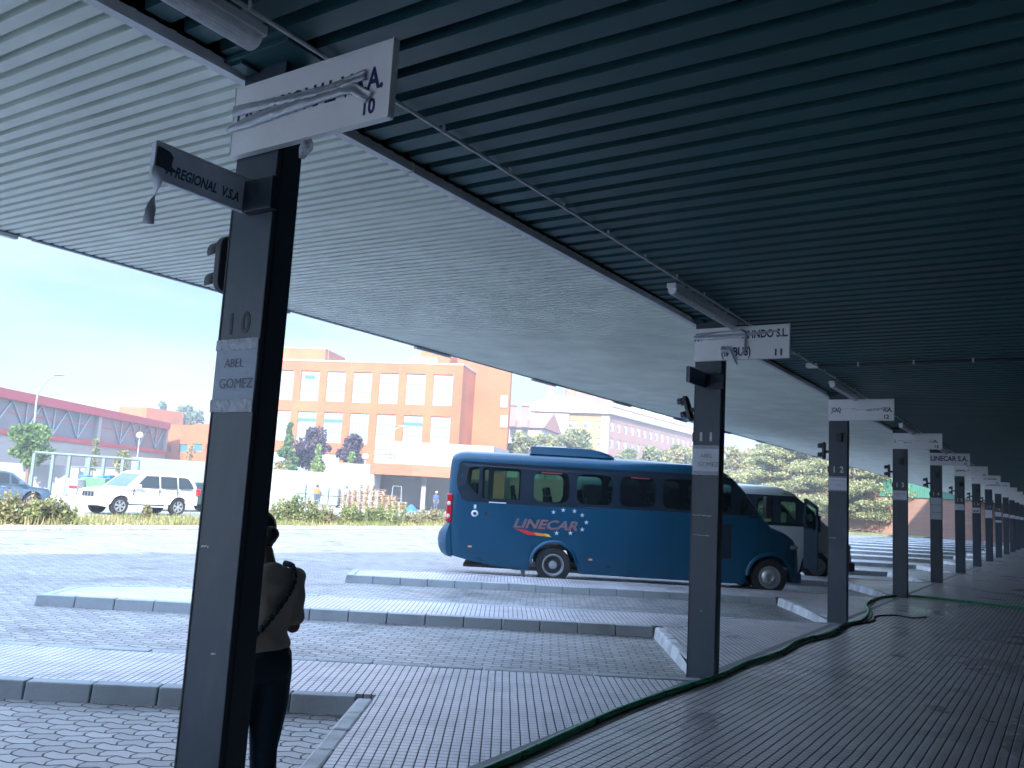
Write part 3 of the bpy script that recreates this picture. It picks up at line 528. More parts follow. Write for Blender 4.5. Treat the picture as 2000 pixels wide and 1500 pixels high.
# ------------------------------------------------------------------ lamps, conduits
def batten(al1, lat, lab, z=3.44, L=1.52, group='fluorescent lamps under the ceiling', d=None, big=True):
    f = empty('fluorescent_lamp', P(lat, al1 - L / 2, z), lab, 'lamp', group)
    mb = MB(); w0 = .052 if big else .036; n = 10; n = 24; sec = [(w0 * math.cos(math.pi * k / n), -(.055 - .004 * (k % 2)) * math.sin(math.pi * k / n) ** .7 - .012) for k in range(n + 1)]
    vs = [P(lat + s_[0], b_, z + s_[1]) for b_ in (al1 - L + .02, al1 - .02) for s_ in sec]
    mb.add(vs, [(k, k + 1, n + 2 + k, n + 1 + k) for k in range(n)] + [tuple(range(n + 1)), tuple(range(2 * n + 1, n, -1))]); world_to(f, mb.build('diffuser', M['lamp_lens'], f, smooth=True))
    mb = MB(); mb.fbox(P, lat - w0 - .006, lat + w0 + .006, al1 - L, al1, z - .012, z + .03); world_to(f, mb.build('housing', M['lamp_shell'], f, bevel=.006))
    mb = MB()
    for b_ in (al1 - L + .25, al1 - .25): mb.fbox(P, lat - .01, lat + .01, b_ - .015, b_ + .015, z + .03, z + .06)
    world_to(f, mb.build('hanger', M['galv'], f))
ld = ['large fluorescent lamp at the top left above the first sign', 'long fluorescent lamp ending above the sign numbered 11', 'fluorescent lamp ending above the sign numbered 12', 'fluorescent lamp ending above the sign numbered 13', 'fluorescent lamp behind the sign numbered 14']
for j in range(10):
    batten(S * (j - 1) - (.26 if j == 0 else .05), .40, ld[j] if j < 5 else 'small distant fluorescent lamp near the %s column from the camera' % ordn[j], z=3.375, L=1.55, big=j == 0)
for i in range(12):
    a = -5.3 + i * 2.95
    f = empty('eave_lamp', P(EDGE + .05, a, ZE - .05), 'slim pale lamp under the outer eave, number %d from the left' % (i + 1) if i > 3 else ['slim pale lamp under the eave at the left picture edge', 'slim pale lamp under the eave just right of the nearest column', 'slim pale lamp under the eave above the orange brick building', 'slim pale lamp under the eave left of the apartment blocks'][i], 'lamp', 'lamps along the outer eave')
    mb = MB(); mb.fbox(P, EDGE - .045, EDGE + .01, a, a + .75, ZE - .040, ZE - .014); world_to(f, mb.build('housing', M['lamp_shell'], f, bevel=.004))
cd = empty('ceiling_conduit', P(.45, 10, 3.46), 'thin metal conduit clipped along the ceiling beside the columns', 'conduit')
mb = MB(); mb.tube([P(.455, a, 3.43) for a in (-12, -6, 0, 10, 30, 60)], .0095, 8); world_to(cd, mb.build('pipe', M['galv'], cd, smooth='all'))
for i in range(30):
    a = -6.6 + i * .62; mb = MB(); mb.tube([P(.455, a, 3.42), P(.467, a, 3.44), P(.462, a, 3.457)], .008, 6); world_to(cd, mb.build('clip', M['galv'], cd))
cd = empty('cross_conduit', P(3, 2.8, 3.46), 'thin conduit crossing the dark ceiling from the junction box', 'conduit')
mb = MB(); mb.tube([P(.5, 2.9, 3.43), P(3, 2.9, 3.43), P(6, 2.9, 3.43)], .012, 8); world_to(cd, mb.build('pipe', M['black'], cd, smooth='all'))
for i in range(9): mb = MB(); mb.fbox(P, .95 + i * .62, .97 + i * .62, 2.885, 2.915, 3.41, 3.456); mb.build('clip', M['galv'], cd)
tag(MB().fbox(P, .36, .50, 2.80, 2.92, 3.40, 3.452).build('junction_box', M['lamp_shell'], bevel=.006), 'small pale junction box on the ceiling behind the sign numbered 11', 'junction box')

# ------------------------------------------------------------------ hoses and cables on the platform edge
def onz(px, py, z=0):
    q = W(px, py, 1) - Vector((0, 0, H)); return Vector((0, 0, H)) + q * ((z - H) / q.z)
def smooth_path(pts, n=10):
    pts = [Vector(p) for p in pts]; out = []
    for i in range(len(pts) - 1):
        p0, p1, p2, p3 = pts[max(0, i - 1)], pts[i], pts[i + 1], pts[min(len(pts) - 1, i + 2)]
        for k in range(n):
            t = k / n; out.append(.5 * ((2 * p1) + (-p0 + p2) * t + (2 * p0 - 5 * p1 + 4 * p2 - p3) * t * t + (-p0 + 3 * p1 - 3 * p2 + p3) * t ** 3))
    return out + [pts[-1]]
hz = [P(.25, -5.5), P(.24, -4.4), P(.235, -3.5), P(.20, -2.6), P(.17, -1.8), P(.20, -.9), P(.27, .1), P(.25, 1.0), P(.31, 2.0), P(.24, 3.1), P(.36, 4.2), P(.30, 5.3), P(.38, 6.1), P(.24, 7.4), P(-.02, 8.6), P(-.12, 9.6), P(-.07, 10.8), P(.3, 11.6), P(1.2, 11.65), P(2.2, 11.45), P(3.6, 11.2), P(6, 11.3)]
path = [p + Vector((0, 0, .026)) for p in smooth_path(hz, 12)]
tag(MB().tube(path, .024, 10).build('garden_hose', M['hose'], smooth='all'), 'thick green hose snaking along the platform edge past the columns', 'hose')
for q, (off, lab, a1) in enumerate(((-.045, 'thin black cable lying left of the green hose in the foreground', 1.4), (.055, 'thin black cable lying right of the green hose toward column 13', 3.6))):
    rg = random.Random(q); base = [p for p in hz if (p - O).dot(D) < (1.6 if q == 0 else 9.9) and (p - O).dot(D) > (-6 if q == 0 else 1.5)]
    pth = smooth_path([p + RR * (off + rg.uniform(-.012, .03 if q else .012)) + Vector((0, 0, .011)) for p in base], 12)
    tag(MB().tube(pth, .009, 8).build('black_cable', M['cable'], smooth='all'), lab, 'cable', 'black cables beside the hose')
pth = smooth_path([P(.33, 5.6, .012), P(.5, 6.3, .012), P(.42, 7.1, .012), P(.62, 7.6, .012), P(.9, 7.5, .012), P(1.05, 7.9, .012)], 12)
tag(MB().tube(pth, .011, 8).build('black_cable', M['cable'], smooth='all'), 'loose black cable end branching off between columns 12 and 13', 'cable', 'black cables beside the hose')
# ------------------------------------------------------------------ vehicles
def rrect(x0, x1, z0, z1, r, n=4):
    pts = []
    for cx, cz, a0 in ((x1 - r, z0 + r, -90), (x1 - r, z1 - r, 0), (x0 + r, z1 - r, 90), (x0 + r, z0 + r, 180)):
        for k in range(n + 1): a = R(a0 + 90 * k / n); pts.append((cx + r * math.cos(a), cz + r * math.sin(a)))
    return pts
def wheel(name, parent, T, x, y, z, r, wd, side, kind='alloy', rim=None):
    """side = -1 faces -y; T maps local (x, y, z) to the world"""
    mb = MB(); o = Vector((0, 0, 0)); ax = Vector((0, side, 0)); c = Vector((x, y, z))
    mb.lathe([(-wd, r * .62), (-wd, r * .93), (-wd * .85, r), (-wd * .15, r), (-.0, r * .95), (0.004, r * .88), (.0, r * .66), (-.03, r * .62)], c, ax, 36)
    mb.v = [tuple(T(Vector(v))) for v in mb.v]; w_ = mb.build('wheel', M['rubber'], parent, smooth=True)
    mb = MB(); R0 = r * .63
    if kind == 'dish':
        mb.lathe([(-.02, R0), (.006, R0), (.008, R0 * .90), (-.035, R0 * .82), (-.10, R0 * .68), (-.11, R0 * .45), (-.04, R0 * .36), (-.03, R0 * .2), (-.03, .0)], c, ax, 32)
    elif kind == 'cap':
        mb.lathe([(-.02, R0), (.006, R0), (.008, R0 * .88), (-.03, R0 * .80), (.0, R0 * .68), (.03, R0 * .50), (.035, R0 * .28), (.01, R0 * .22), (.01, 0)], c, ax, 32)
        for k in range(8):
            a = 2 * math.pi * k / 8; mb.ell(c + Vector((R0 * .42 * math.cos(a), side * .036, R0 * .42 * math.sin(a))), (.014, .012, .014), 8, 5)
    else:
        mb.lathe([(-.02, R0), (.004, R0), (.006, R0 * .92), (-.02, R0 * .88)], c, ax, 32)
        mb.lathe([(.0, R0 * .22), (.008, R0 * .16), (.008, 0)], c, ax, 16)
        for k in range(6):
            a = 2 * math.pi * k / 6 + .3
            for da, ww in ((0, .10),):
                u = Vector((math.cos(a), 0, math.sin(a))); v = Vector((-math.sin(a), 0, math.cos(a)))
                pts = [c + u * R0 * .15 - v * R0 * .10, c + u * R0 * .15 + v * R0 * .10, c + u * R0 * .92 + v * R0 * .20, c + u * R0 * .92 - v * R0 * .20]
                vs = [p + ax * .004 for p in pts] + [p - ax * .03 for p in pts]; mb.add(vs, [(0, 1, 2, 3), (4, 7, 6, 5), (0, 3, 7, 4), (1, 5, 6, 2)])
    mb.v = [tuple(T(Vector(v))) for v in mb.v]; mb.build('rim', rim or M['silver'], w_, smooth=True)
    mb = MB(); mb.lathe([(-.06, R0 * .97), (-.06, 0)], c, ax, 24); mb.v = [tuple(T(Vector(v))) for v in mb.v]; mb.build('brake_drum', M['black'], w_)
    return w_
def lerp_tab(tab, x):
    if x <= tab[0][0]: return tab[0][1]
    for (a, fa), (b, fb) in zip(tab[:-1], tab[1:]):
        if x <= b: t = (x - a) / (b - a); return fa + (fb - fa) * t
    return tab[-1][1]

def coach(root, x0, yn, paint, band, top, bot, half, wins, cab, arches, zc, belt, wtop, ws, extra_x=()):
    """shell lofted from cross-sections; x from tail to nose in metres, wins = (x0, x1) see-through panes on both sides; ws = windscreen x range"""
    wd = 2.08; yc = yn + wd / 2
    xs = set(round(x0 + .0 + i * .09, 3) for i in range(int((top[-1][0] - x0) / .09) + 1)) | {top[0][0], top[-1][0]} | {x0 + .015, x0 + .04, x0 + .08}
    for a, b in wins: xs |= {a, b}
    for a, b, *_ in cab: xs |= {a, b}
    xs |= {ws[0], ws[1]}; xs = sorted(x for x in xs if x0 <= x <= top[-1][0])
    kp = [xs[0]]
    hard = {round(q, 4) for a in wins for q in a} | {round(q, 4) for a in cab for q in a[:2]} | {round(ws[0], 4), round(ws[1], 4)}
    for x in xs[1:]:
        if x - kp[-1] < .02 and round(x, 4) not in hard and x > x0 + .1: continue
        kp.append(x)
    xs = kp; rings = []
    def arch(x):
        z = -9
        for (ax, az, ar) in arches:
            if abs(x - ax) < ar: z = max(z, az + math.sqrt(ar * ar - (x - ax) ** 2))
        return z
    for x in xs:
        zt = lerp_tab(top, x); zb = lerp_tab(bot, x); hw = lerp_tab(half, x); za = max(zb, min(arch(x), belt - .1))
        cant = min(zc, zt - .10)
        rows = [za, za + (belt - .35 - za) * .35, za + (belt - .35 - za) * .7, belt - .35, belt, (belt + wtop) / 2, wtop, cant]
        tum = lambda z: max(0, (z - belt)) * .07
        side = [(hw - (0.02 if i == 0 else 0) - tum(min(z, zt - .1)), min(z, zt - .10 + i * .002)) for i, z in enumerate(rows)]
        w1 = side[-1][0]; roof = [(w1 - .02, cant + (zt - cant) * .35), (w1 - .07, cant + (zt - cant) * .68), (w1 - .17, cant + (zt - cant) * .88), (w1 - .42, zt - .004), (w1 * .3, zt + .012)]
        hf = side + roof; ring = [(-a, z) for a, z in hf] + [(a, z) for a, z in reversed(hf)]; rings.append([Vector((x, yc + a, z)) for a, z in ring])
    nr = len(rings[0]); ns = 8; body = MB(); body_b = MB(); wsm = MB()
    vs = [p for g_ in rings for p in g_]; F = []; FB = []; FW = []
    def inwin(a, b, k):
        side_row = k if k < ns else nr - 2 - k
        if side_row not in (4, 5): return False
        for (p, q) in wins:
            if a >= p - 1e-4 and b <= q + 1e-4: return True
        for (p, q, *_) in cab:
            if a >= p - 1e-4 and b <= q + 1e-4: return True
        return False
    for i in range(len(xs) - 1):
        for k in range(nr - 1):
            a, b = xs[i], xs[i + 1]
            if inwin(a, b, k): continue
            f = (i * nr + k, (i + 1) * nr + k, (i + 1) * nr + k + 1, i * nr + k + 1)
            row = k if k < ns else nr - 2 - k
            if row >= 7 and a >= ws[0] - 1e-4 and b <= ws[1] + 1e-4: FW.append(f)
            else: F.append(f)
    nfl = len(vs); F.append(tuple(range(nr))); F.append(tuple(reversed(range((len(xs) - 1) * nr, len(xs) * nr))))
    F.append
    for fs, m, nm in ((F, paint, 'body'), (FW, M['cabglass'], 'windscreen')):
        mb = MB(); mb.add(vs, fs); me_o = mb.build(nm, m, root, smooth=True); b = bmesh.new(); b.from_mesh(me_o.data); bmesh.ops.delete(b, geom=[v for v in b.verts if not v.link_faces], context='VERTS'); b.to_mesh(me_o.data); b.free()
    # floor, bulkheads
    mb = MB(); mb.box(x0 + .15, ws[1] - .05, yn + .1, yn + wd - .1, .52, .56); mb.box(x0 + .4, ws[0] + .5, yn + .12, yn + wd - .12, .08, .14); mb.build('floor', M['black'], root)
    return xs, yc, wd
def side_band(root, yn, outline, holes, belt, hw, far=False, wd=2.08):
    """black glass band along one side with see-through panes; holes = (x0, x1, z0, z1, corner radius, glass[, polygon])"""
    def f(a, b, o=.006):
        y = yn + max(0, b - belt) * .07 - o + 1.04 - lerp_tab(hw, a)
        if far: y = 2 * (yn + wd / 2) - y
        return Vector((a, y, b))
    hp = [h[6] if len(h) > 6 else rrect(*h[:5]) for h in holes]
    mb = MB(); mb.poly(outline, hp, f); bo = mb.build('window_band', M['frit'], root)
    for h, p in zip(holes, hp):
        cx = sum(q[0] for q in p) / len(p); cz = sum(q[1] for q in p) / len(p)
        mb = MB(); mb.poly([(cx + (q[0] - cx) * 1.03, cz + (q[1] - cz) * 1.03) for q in p], [], lambda a, b: f(a, b, .002)); mb.build('window', h[5], root)
M['bus_blue'] = mat('bus_blue_paint', (.0006, .056, .115), .32, var=.08, vscale=1, coat=.12, spec=.35, dirt=.12, dscale=3, dcol=(.02, .09, .14))
M['frit'] = mat('window_band_black', (.012, .022, .036), .12, spec=.6)
M['tint'] = glassmat('tinted_pane', (.24, .42, .36), .2); M['cabglass'] = glassmat('cab_glass', (.45, .52, .55), .3)
M['tint2'] = glassmat('dark_pane', (.10, .16, .15), .4)
M['lens_dim'] = mat('headlight_lens', (.16, .19, .22), .1, spec=.8); M['seat'] = mat('seat_fabric', (.02, .024, .03), .9); M['amber'] = mat('amber_lens', (.75, .25, .12), .3); M['tail_red'] = mat('tail_red', (.55, .015, .02), .2, spec=.7); M['lens_clear'] = mat('lens_clear', (.7, .72, .74), .15)
YB = 17.86
bus = empty('blue_minibus', (2.4, YB + 1, G), 'blue minibus lettered LINECAR with a ring of stars, parked behind the column stencilled 11', 'minibus')
B_ = lambda o: world_to(bus, o)
class RootProxy: pass
top = [(-1.20, 1.9), (-1.19, 2.2), (-1.16, 2.36), (-1.08, 2.45), (-.9, 2.485), (1, 2.50), (3.0, 2.50), (4.0, 2.47), (4.4, 2.40), (4.65, 2.31), (4.87, 2.12), (5.0, 1.98), (5.30, 1.58), (5.44, 1.40), (5.56, 1.27), (5.7, 1.22), (5.9, 1.15), (6.1, 1.03), (6.2, .84), (6.26, .58), (6.27, .45)]
bot = [(-1.20, 1.0), (-1.19, .9), (-1.16, .50), (-1.05, .30), (-.7, .22), (-.2, .14), (.5, .09), (1.5, .07), (4.5, .05), (6.0, .08), (6.2, .18), (6.27, .35)]
half = [(-1.2, .90), (-1.17, .97), (-1.1, 1.02), (-.95, 1.04), (5.0, 1.04), (5.4, 1.02), (5.9, .93), (6.15, .80), (6.27, .62)]
wins = [(-.86, -.38), (-.30, .42), (.56, 1.34), (1.46, 2.24), (2.36, 3.14), (3.26, 4.04)]
cab = [(4.22, 4.72), (4.84, 5.24)]
n0 = len(COL.objects)
coach(bus, -1.20, YB, M['bus_blue'], M['frit'], top, bot, half, wins, cab, [(1.06, .21, .47), (5.54, .21, .46)], 2.28, 1.44, 2.15, (4.62, 5.56))
for far in (False, True):
    hl = [(0, 0, 0, 0, 0, M['tint'], [(-.83, 1.82), (-.60, 1.58), (-.575, 1.58), (-.575, 2.14), (-.62, 2.16), (-.80, 2.12)]), (-.50, .30, 1.50, 2.15, .05, M['tint'])]
    hl += [(a + .02, b - .02, 1.50, 2.12, .15, M['tint'] if i < 2 else M['tint2']) for i, (a, b) in enumerate(wins[2:])]
    hl += [(4.24, 4.70, 1.50, 2.06, .06, M['tint']), (0, 0, 0, 0, 0, M['tint'], [(4.88, 1.46), (5.20, 1.46), (5.20, 1.54), (4.90, 1.90)])]
    side_band(bus, YB, [(-1.0, 2.20), (-1.04, 1.85), (-1.0, 1.66), (-.90, 1.46), (-.78, 1.42), (.2, 1.41), (5.27, 1.41), (5.27, 1.52), (4.92, 1.98), (4.72, 2.20), (4.5, 2.25), (-.95, 2.25)], hl, 1.44, half, far)
# bumper and rear corner
mb = MB(); n = 10; vs = []
prof = [(-1.22, .96), (-1.30, .86), (-1.37, .74), (-1.385, .60), (-1.36, .45), (-1.30, .34), (-1.20, .28), (-1.05, .27)]
for t in range(n + 1):
    y = YB - .004 + (2.088) * t / n; e = abs(t / n - .5) * 2; k = 1 - .5 * max(0, e - .75) / .25
    for (x, z) in prof: vs.append(Vector((-1.05 + (x + 1.05) * (k if t not in (0, n) else .42), y, z)))
m_ = len(prof); mb.add(vs, [(i * m_ + k, (i + 1) * m_ + k, (i + 1) * m_ + k + 1, i * m_ + k + 1) for i in range(n) for k in range(m_ - 1)] + [tuple(range(m_)), tuple(reversed(range(n * m_, (n + 1) * m_)))])
mb.build('rear_bumper', M['bus_blue'], bus, smooth=True)
for far in (0, 1):
    y = YB - .010 if not far else YB + 2.08 + .010; s_ = -1 if not far else 1
    tl = MB(); tl.box(-1.215, -1.10, min(y, y - s_ * .07), max(y, y - s_ * .07), .98, 1.56); t_ = tl.build('tail_light', M['tail_red'], bus, bevel=.02)
    for zz in (1.36, 1.10): mb = MB(); mb.ell((-1.165, y, zz), (.036, .012, .045), 12, 8); mb.build('lens', M['lens_clear'], t_, smooth='all')
mb = MB(); mb.ell((-.62, YB - .004, 1.18), (.075, .012, .07), 20, 8); mb.build('fuel_cap', M['galv'], bus, smooth='all')
mb = MB(); mb.ell((-.62, YB - .014, 1.18), (.035, .01, .033), 16, 8); mb.build('cap_centre', M['black'], bus, smooth='all')
mb = MB(); mb.box(-.645, -.595, YB - .006, YB + .002, 1.28, 1.36); mb.build('sticker', M['paper'], bus)
mb = MB(); mb.box(-.42, -.36, YB - .005, YB + .002, 1.14, 1.22); mb.build('flap', M['black'], bus, bevel=.01)
for x, z in ((-.68, .50), (1.82, .37)): mb = MB(); mb.box(x - .04, x + .04, YB - .010, YB + .002, z - .02, z + .02); mb.build('side_marker', M['amber'], bus, bevel=.004)
for x in (2.2, 3.2, 4.2): mb = MB(); mb.box(x - .05, x + .03, YB - .006, YB + .002, .24, .28); mb.build('vent', M['black'], bus, bevel=.006)
# roof unit
mb = MB(); pr = [(.47, 2.49), (.47, 2.635), (.50, 2.65), (1.2, 2.66), (1.75, 2.66), (1.98, 2.63), (2.12, 2.57), (2.26, 2.50), (2.26, 2.49)]
vs = [Vector((x, YB + .2 + (.05 if z > 2.6 else 0), z)) for x, z in pr] + [Vector((x, YB + 1.88 - (.05 if z > 2.6 else 0), z)) for x, z in pr]; n_ = len(pr)
mb.add(vs, [tuple(range(n_)), tuple(range(2 * n_ - 1, n_ - 1, -1))] + [(i, i + 1, n_ + i + 1, n_ + i) for i in range(n_ - 1)]); mb.build('roof_unit', M['bus_blue'], bus, bevel=.02)
mb = MB(); mb.box(.60, 1.25, YB + .45, YB + 1.65, 2.652, 2.685); mb.build('roof_unit_lid', M['galv'], bus, bevel=.01)
# lettering, swoosh, stars
fm = frame3((.20, YB - .0065, .93), (1, 0, 0), (0, 0, 1)); M['bus_letter'] = mat('bus_letter', (.16, .13, .15), .4); M['bus_letter2'] = mat('bus_letter_shadow', (.30, .06, .06), .4)
lx = text_mesh('lettering', 'LINECAR', .26, M['bus_letter'], frame3((.19, YB - .0075, .95), (1, 0, 0), (0, 0, 1)), bus, bold=.004, shear=.28, sx=1.28, depth=.0005)
lx = text_mesh('lettering_shadow', 'LINECAR', .26, M['bus_letter2'], frame3((.175, YB - .0055, .938), (1, 0, 0), (0, 0, 1)), bus, bold=.005, shear=.28, sx=1.28, depth=.0005)
M['swoosh1'] = mat('swoosh_red', (.55, .03, .03), .4); M['swoosh2'] = mat('swoosh_orange', (.75, .22, .02), .4); M['swoosh3'] = mat('swoosh_yellow', (.8, .55, .04), .4)
for i, (pts, m) in enumerate((([(.22, .915), (.42, .905), (.66, .85), (.72, .80), (.50, .80), (.36, .86)], 'swoosh1'), ([(.62, .862), (.80, .85), (.92, .79), (.68, .80)], 'swoosh2'), ([(.82, .852), (.93, .84), (.99, .785), (.90, .79)], 'swoosh3'))):
    mb = MB(); mb.poly(pts, f=lambda a, b, i=i: Vector((a, YB - .0072 - i * .0008, b))); mb.build('swoosh', M[m], bus)
M['star'] = mat('star_pale', (.5, .62, .68), .4)
for (px, py) in ((1081, 1002), (1100, 998), (1122, 1000), (1137, 1008), (1145, 1022), (1137, 1036), (1087, 1043), (1114, 1043)):
    q = W(px, py, YB); mb = MB(); mb.poly([(q.x + (.055 if k % 2 == 0 else .018) * math.sin(math.pi * k / 5), q.z + (.055 if k % 2 == 0 else .018) * math.cos(math.pi * k / 5)) for k in range(10)], f=lambda a, b: Vector((a, YB - .009, b))); mb.build('star', M['star'], bus)
for (xa, xb, zz) in ((.72, 1.16, 2.10), (2.60, 3.0, 2.10)):
    mb = MB(); mb.box(xa, xb, YB + .033, YB + .040, zz - .012, zz + .012); mb.build('window_stripe', M['bus_letter2'], bus)
mb = MB(); mb.box(-.34, .02, YB - .012, YB - .001, 1.415, 1.437); mb.build('trim', M['galv'], bus)
# inside: seats, steering wheel
def seats(root, yn, xs_, zf=.56):
    for x in xs_:
        for y in (yn + .30, yn + .72, yn + 1.34, yn + 1.76):
            mb = MB(); mb.box(x, x + .42, y - .2, y + .2, zf + .36, zf + .46); c = Matrix.Translation((x + .02, y, zf + .42)) @ Matrix.Rotation(R(-10), 4, 'Y')
            mb.box(-.06, .06, -.19, .19, 0, .66, c); mb.box(-.05, .05, -.12, .12, .66, .84, c); mb.build('seat', M['seat'], root, bevel=.03)
seats(bus, YB, (-.55, .25, 1.0, 1.75, 2.5, 3.25, 4.3))
mb = MB(); c = Vector((4.98, YB + 1.55, 1.42)); path = [c + Vector((.06 * math.sin(a), .2 * math.cos(a), .19 * math.sin(a))) for a in [2 * math.pi * k / 20 for k in range(21)]]; mb.tube(path, .016, 6); mb.build('steering_wheel', M['black'], bus)
mb = MB(); mb.box(5.0, 5.42, YB + .25, YB + 1.85, .9, 1.36); mb.build('dashboard', M['black'], bus, bevel=.06)
T0 = lambda v: v
for (x, k) in ((1.06, 'dish'), (5.54, 'cap')):
    for s_, y in ((-1, YB + .04), (1, YB + 2.04)): wheel('wheel', bus, T0, x, y, .215, .363, .24, s_, k)
for x in (1.06, 5.54):   # arch flares
    for y0, s_ in ((YB - .012, 1), (YB + 2.092, -1)):
        vs = []; n_ = 18
        for k in range(n_ + 1):
            a = R(4) + R(172) * k / n_
            for rr_, dy in ((.45, 0), (.50, 0), (.515, .02)): vs.append(Vector((x + rr_ * math.cos(a), y0 + s_ * dy, .21 + rr_ * math.sin(a))))
        mb = MB(); mb.add(vs, [(i * 3 + k, (i + 1) * 3 + k, (i + 1) * 3 + k + 1, i * 3 + k + 1) for i in range(n_) for k in range(2)]); mb.build('arch_trim', M['bus_blue'], bus, smooth='all')
# door lines, mirror, front details
mb = MB()
for x, z0, z1 in ((.55, .15, 1.40), (4.76, .3, 1.43), (5.28, .75, 1.43), (3.5, .1, 1.43), (2.6, .1, .75)): mb = MB(); mb.box(x - .004, x + .004, YB - .0015, YB + .004, z0, z1); mb.build('panel_gap', M['black'], bus)
mb = MB(); mb.box(4.30, 4.72, YB - .004, YB + .003, .55, 1.25); mb.build('door_panel', M['frit'], bus, bevel=.002)
mb = MB(); mb.tube([(5.30, YB + .03, 1.60), (5.40, YB - .12, 1.66)], .022, 8); mb.box(5.34, 5.46, YB - .30, YB - .08, 1.42, 1.86); mb.build('mirror', M['black'], bus, bevel=.03)
mb = MB(); mb.ell((6.05, YB + .24, .84), (.13, .10, .07), 16, 10); mb.build('headlight', M['lens_dim'], bus, smooth='all'); mb = MB(); mb.ell((6.05, YB + 1.84, .84), (.13, .10, .07), 16, 10); mb.build('headlight', M['lens_clear'], bus, smooth='all')
mb = MB(); mb.box(6.0, 6.30, YB + .30, YB + 1.78, .10, .34); mb.build('front_bumper', M['bus_blue'], bus, bevel=.06)
mb = MB(); mb.box(.42, .50, YB + .5, YB + .6, G, .12); mb.build('mud_flap', M['galv'], bus)

# pale minibus behind: same family, its own measures
YV = 22.5; VX = 9.26 - 6.27
van = empty('pale_minibus', (6, YV + 1, G), 'pale grey minibus with dark windows and an open door, half hidden behind the blue minibus', 'minibus')
M['van_white'] = mat('van_paint', (.33, .36, .37), .35, var=.06, dirt=.3, dscale=3, dcol=(.2, .22, .22))
sh = lambda t, dz=0: [(a + VX, b + dz) for a, b in t]
top2 = sh([(-1.2, 1.7), (-1.18, 2.05), (-1.1, 2.2), (-.9, 2.24), (3.4, 2.25), (4.2, 2.235), (4.6, 2.10), (4.95, 1.80), (5.4, 1.37), (5.62, 1.22), (5.95, 1.06), (6.13, .90), (6.25, .62), (6.27, .42)])
bot2 = sh([(-1.2, .9), (-1.16, .4), (-1.0, .2), (1, .08), (5.9, .07), (6.2, .16), (6.27, .3)])
half2 = sh(half); wins2 = [(a + VX, b + VX) for a, b in ((-.6, .3), (.45, 1.35), (1.5, 2.4), (2.55, 3.4))]; cab2 = [(3.60 + VX, 4.10 + VX), (4.22 + VX, 4.66 + VX), (4.80 + VX, 5.10 + VX)]
coach(van, -1.2 + VX, YV, M['van_white'], M['frit'], top2, bot2, half2, wins2, cab2, [(1.0 + VX, .2, .44), (5.22 + VX, .2, .43)], 2.02, 1.22, 1.95, (4.3 + VX, 5.45 + VX))
for far in (False, True):
    hl = [(a + .04, b - .04, 1.27, 1.92, .1, M['tint2']) for a, b in wins2] + [(a + .03, b - .03, 1.27, z_, .05, M['tint']) for (a, b), z_ in zip(cab2, (1.92, 1.84, 1.55))]
    side_band(van, YV, [(x + VX, z) for x, z in ((-1.0, 1.18), (5.14, 1.18), (5.14, 1.58), (4.9, 1.80), (4.62, 1.99), (-.98, 1.99))], hl, 1.22, half2, far)
for x, k in ((1.0, 'alloy'), (5.22, 'cap')):
    for s_, y in ((-1, YV + .04), (1, YV + 2.04)): wheel('wheel', van, T0, x + VX, y, .205, .353, .22, s_, k)
seats(van, YV, [VX + q for q in (-.4, .5, 1.4, 2.3, 3.1)], .45)
mb = MB(); c = Vector((VX + 4.62, YV + 1.5, 1.36)); mb.tube([c + Vector((.05 * math.sin(a), .19 * math.cos(a), .18 * math.sin(a))) for a in [2 * math.pi * k / 20 for k in range(21)]], .016, 6); mb.build('steering_wheel', M['black'], van)
mb = MB(); mb.poly([(0, .15), (.62, .15), (.62, 1.75), (.1, 1.95), (0, 1.95)], [[(.09, 1.15), (.54, 1.15), (.54, 1.68), (.09, 1.84)]], lambda a, b: Vector((VX + 4.86 + a * .25, YV - .03 - a * .9, b))); o = mb.build('open_door', M['frit'], van); o.modifiers.new('s', 'SOLIDIFY').thickness = .03
mb = MB(); mb.poly([(.09, 1.15), (.54, 1.15), (.54, 1.68), (.09, 1.84)], [], lambda a, b: Vector((VX + 4.86 + a * .25, YV - .03 - a * .9, b))); mb.build('pane', M['tint'], o)
mb = MB(); mb.box(VX + 5.05, VX + 5.17, YV - .34, YV - .12, 1.1, 1.52); mb.tube([(VX + 5.1, YV + .03, 1.3), (VX + 5.1, YV - .15, 1.35)], .02, 6); mb.build('mirror', M['black'], van, bevel=.03)
mb = MB(); mb.ell((VX + 6.04, YV + .22, .74), (.13, .10, .08), 16, 10); mb.build('headlight', M['lens_dim'], van, smooth='all')
mb = MB(); mb.box(VX + 6.0, VX + 6.31, YV + .25, YV + 1.8, .10, .36); mb.build('front_bumper', M['black'], van, bevel=.06)

bus.location.z += .018; van.location.z += .018
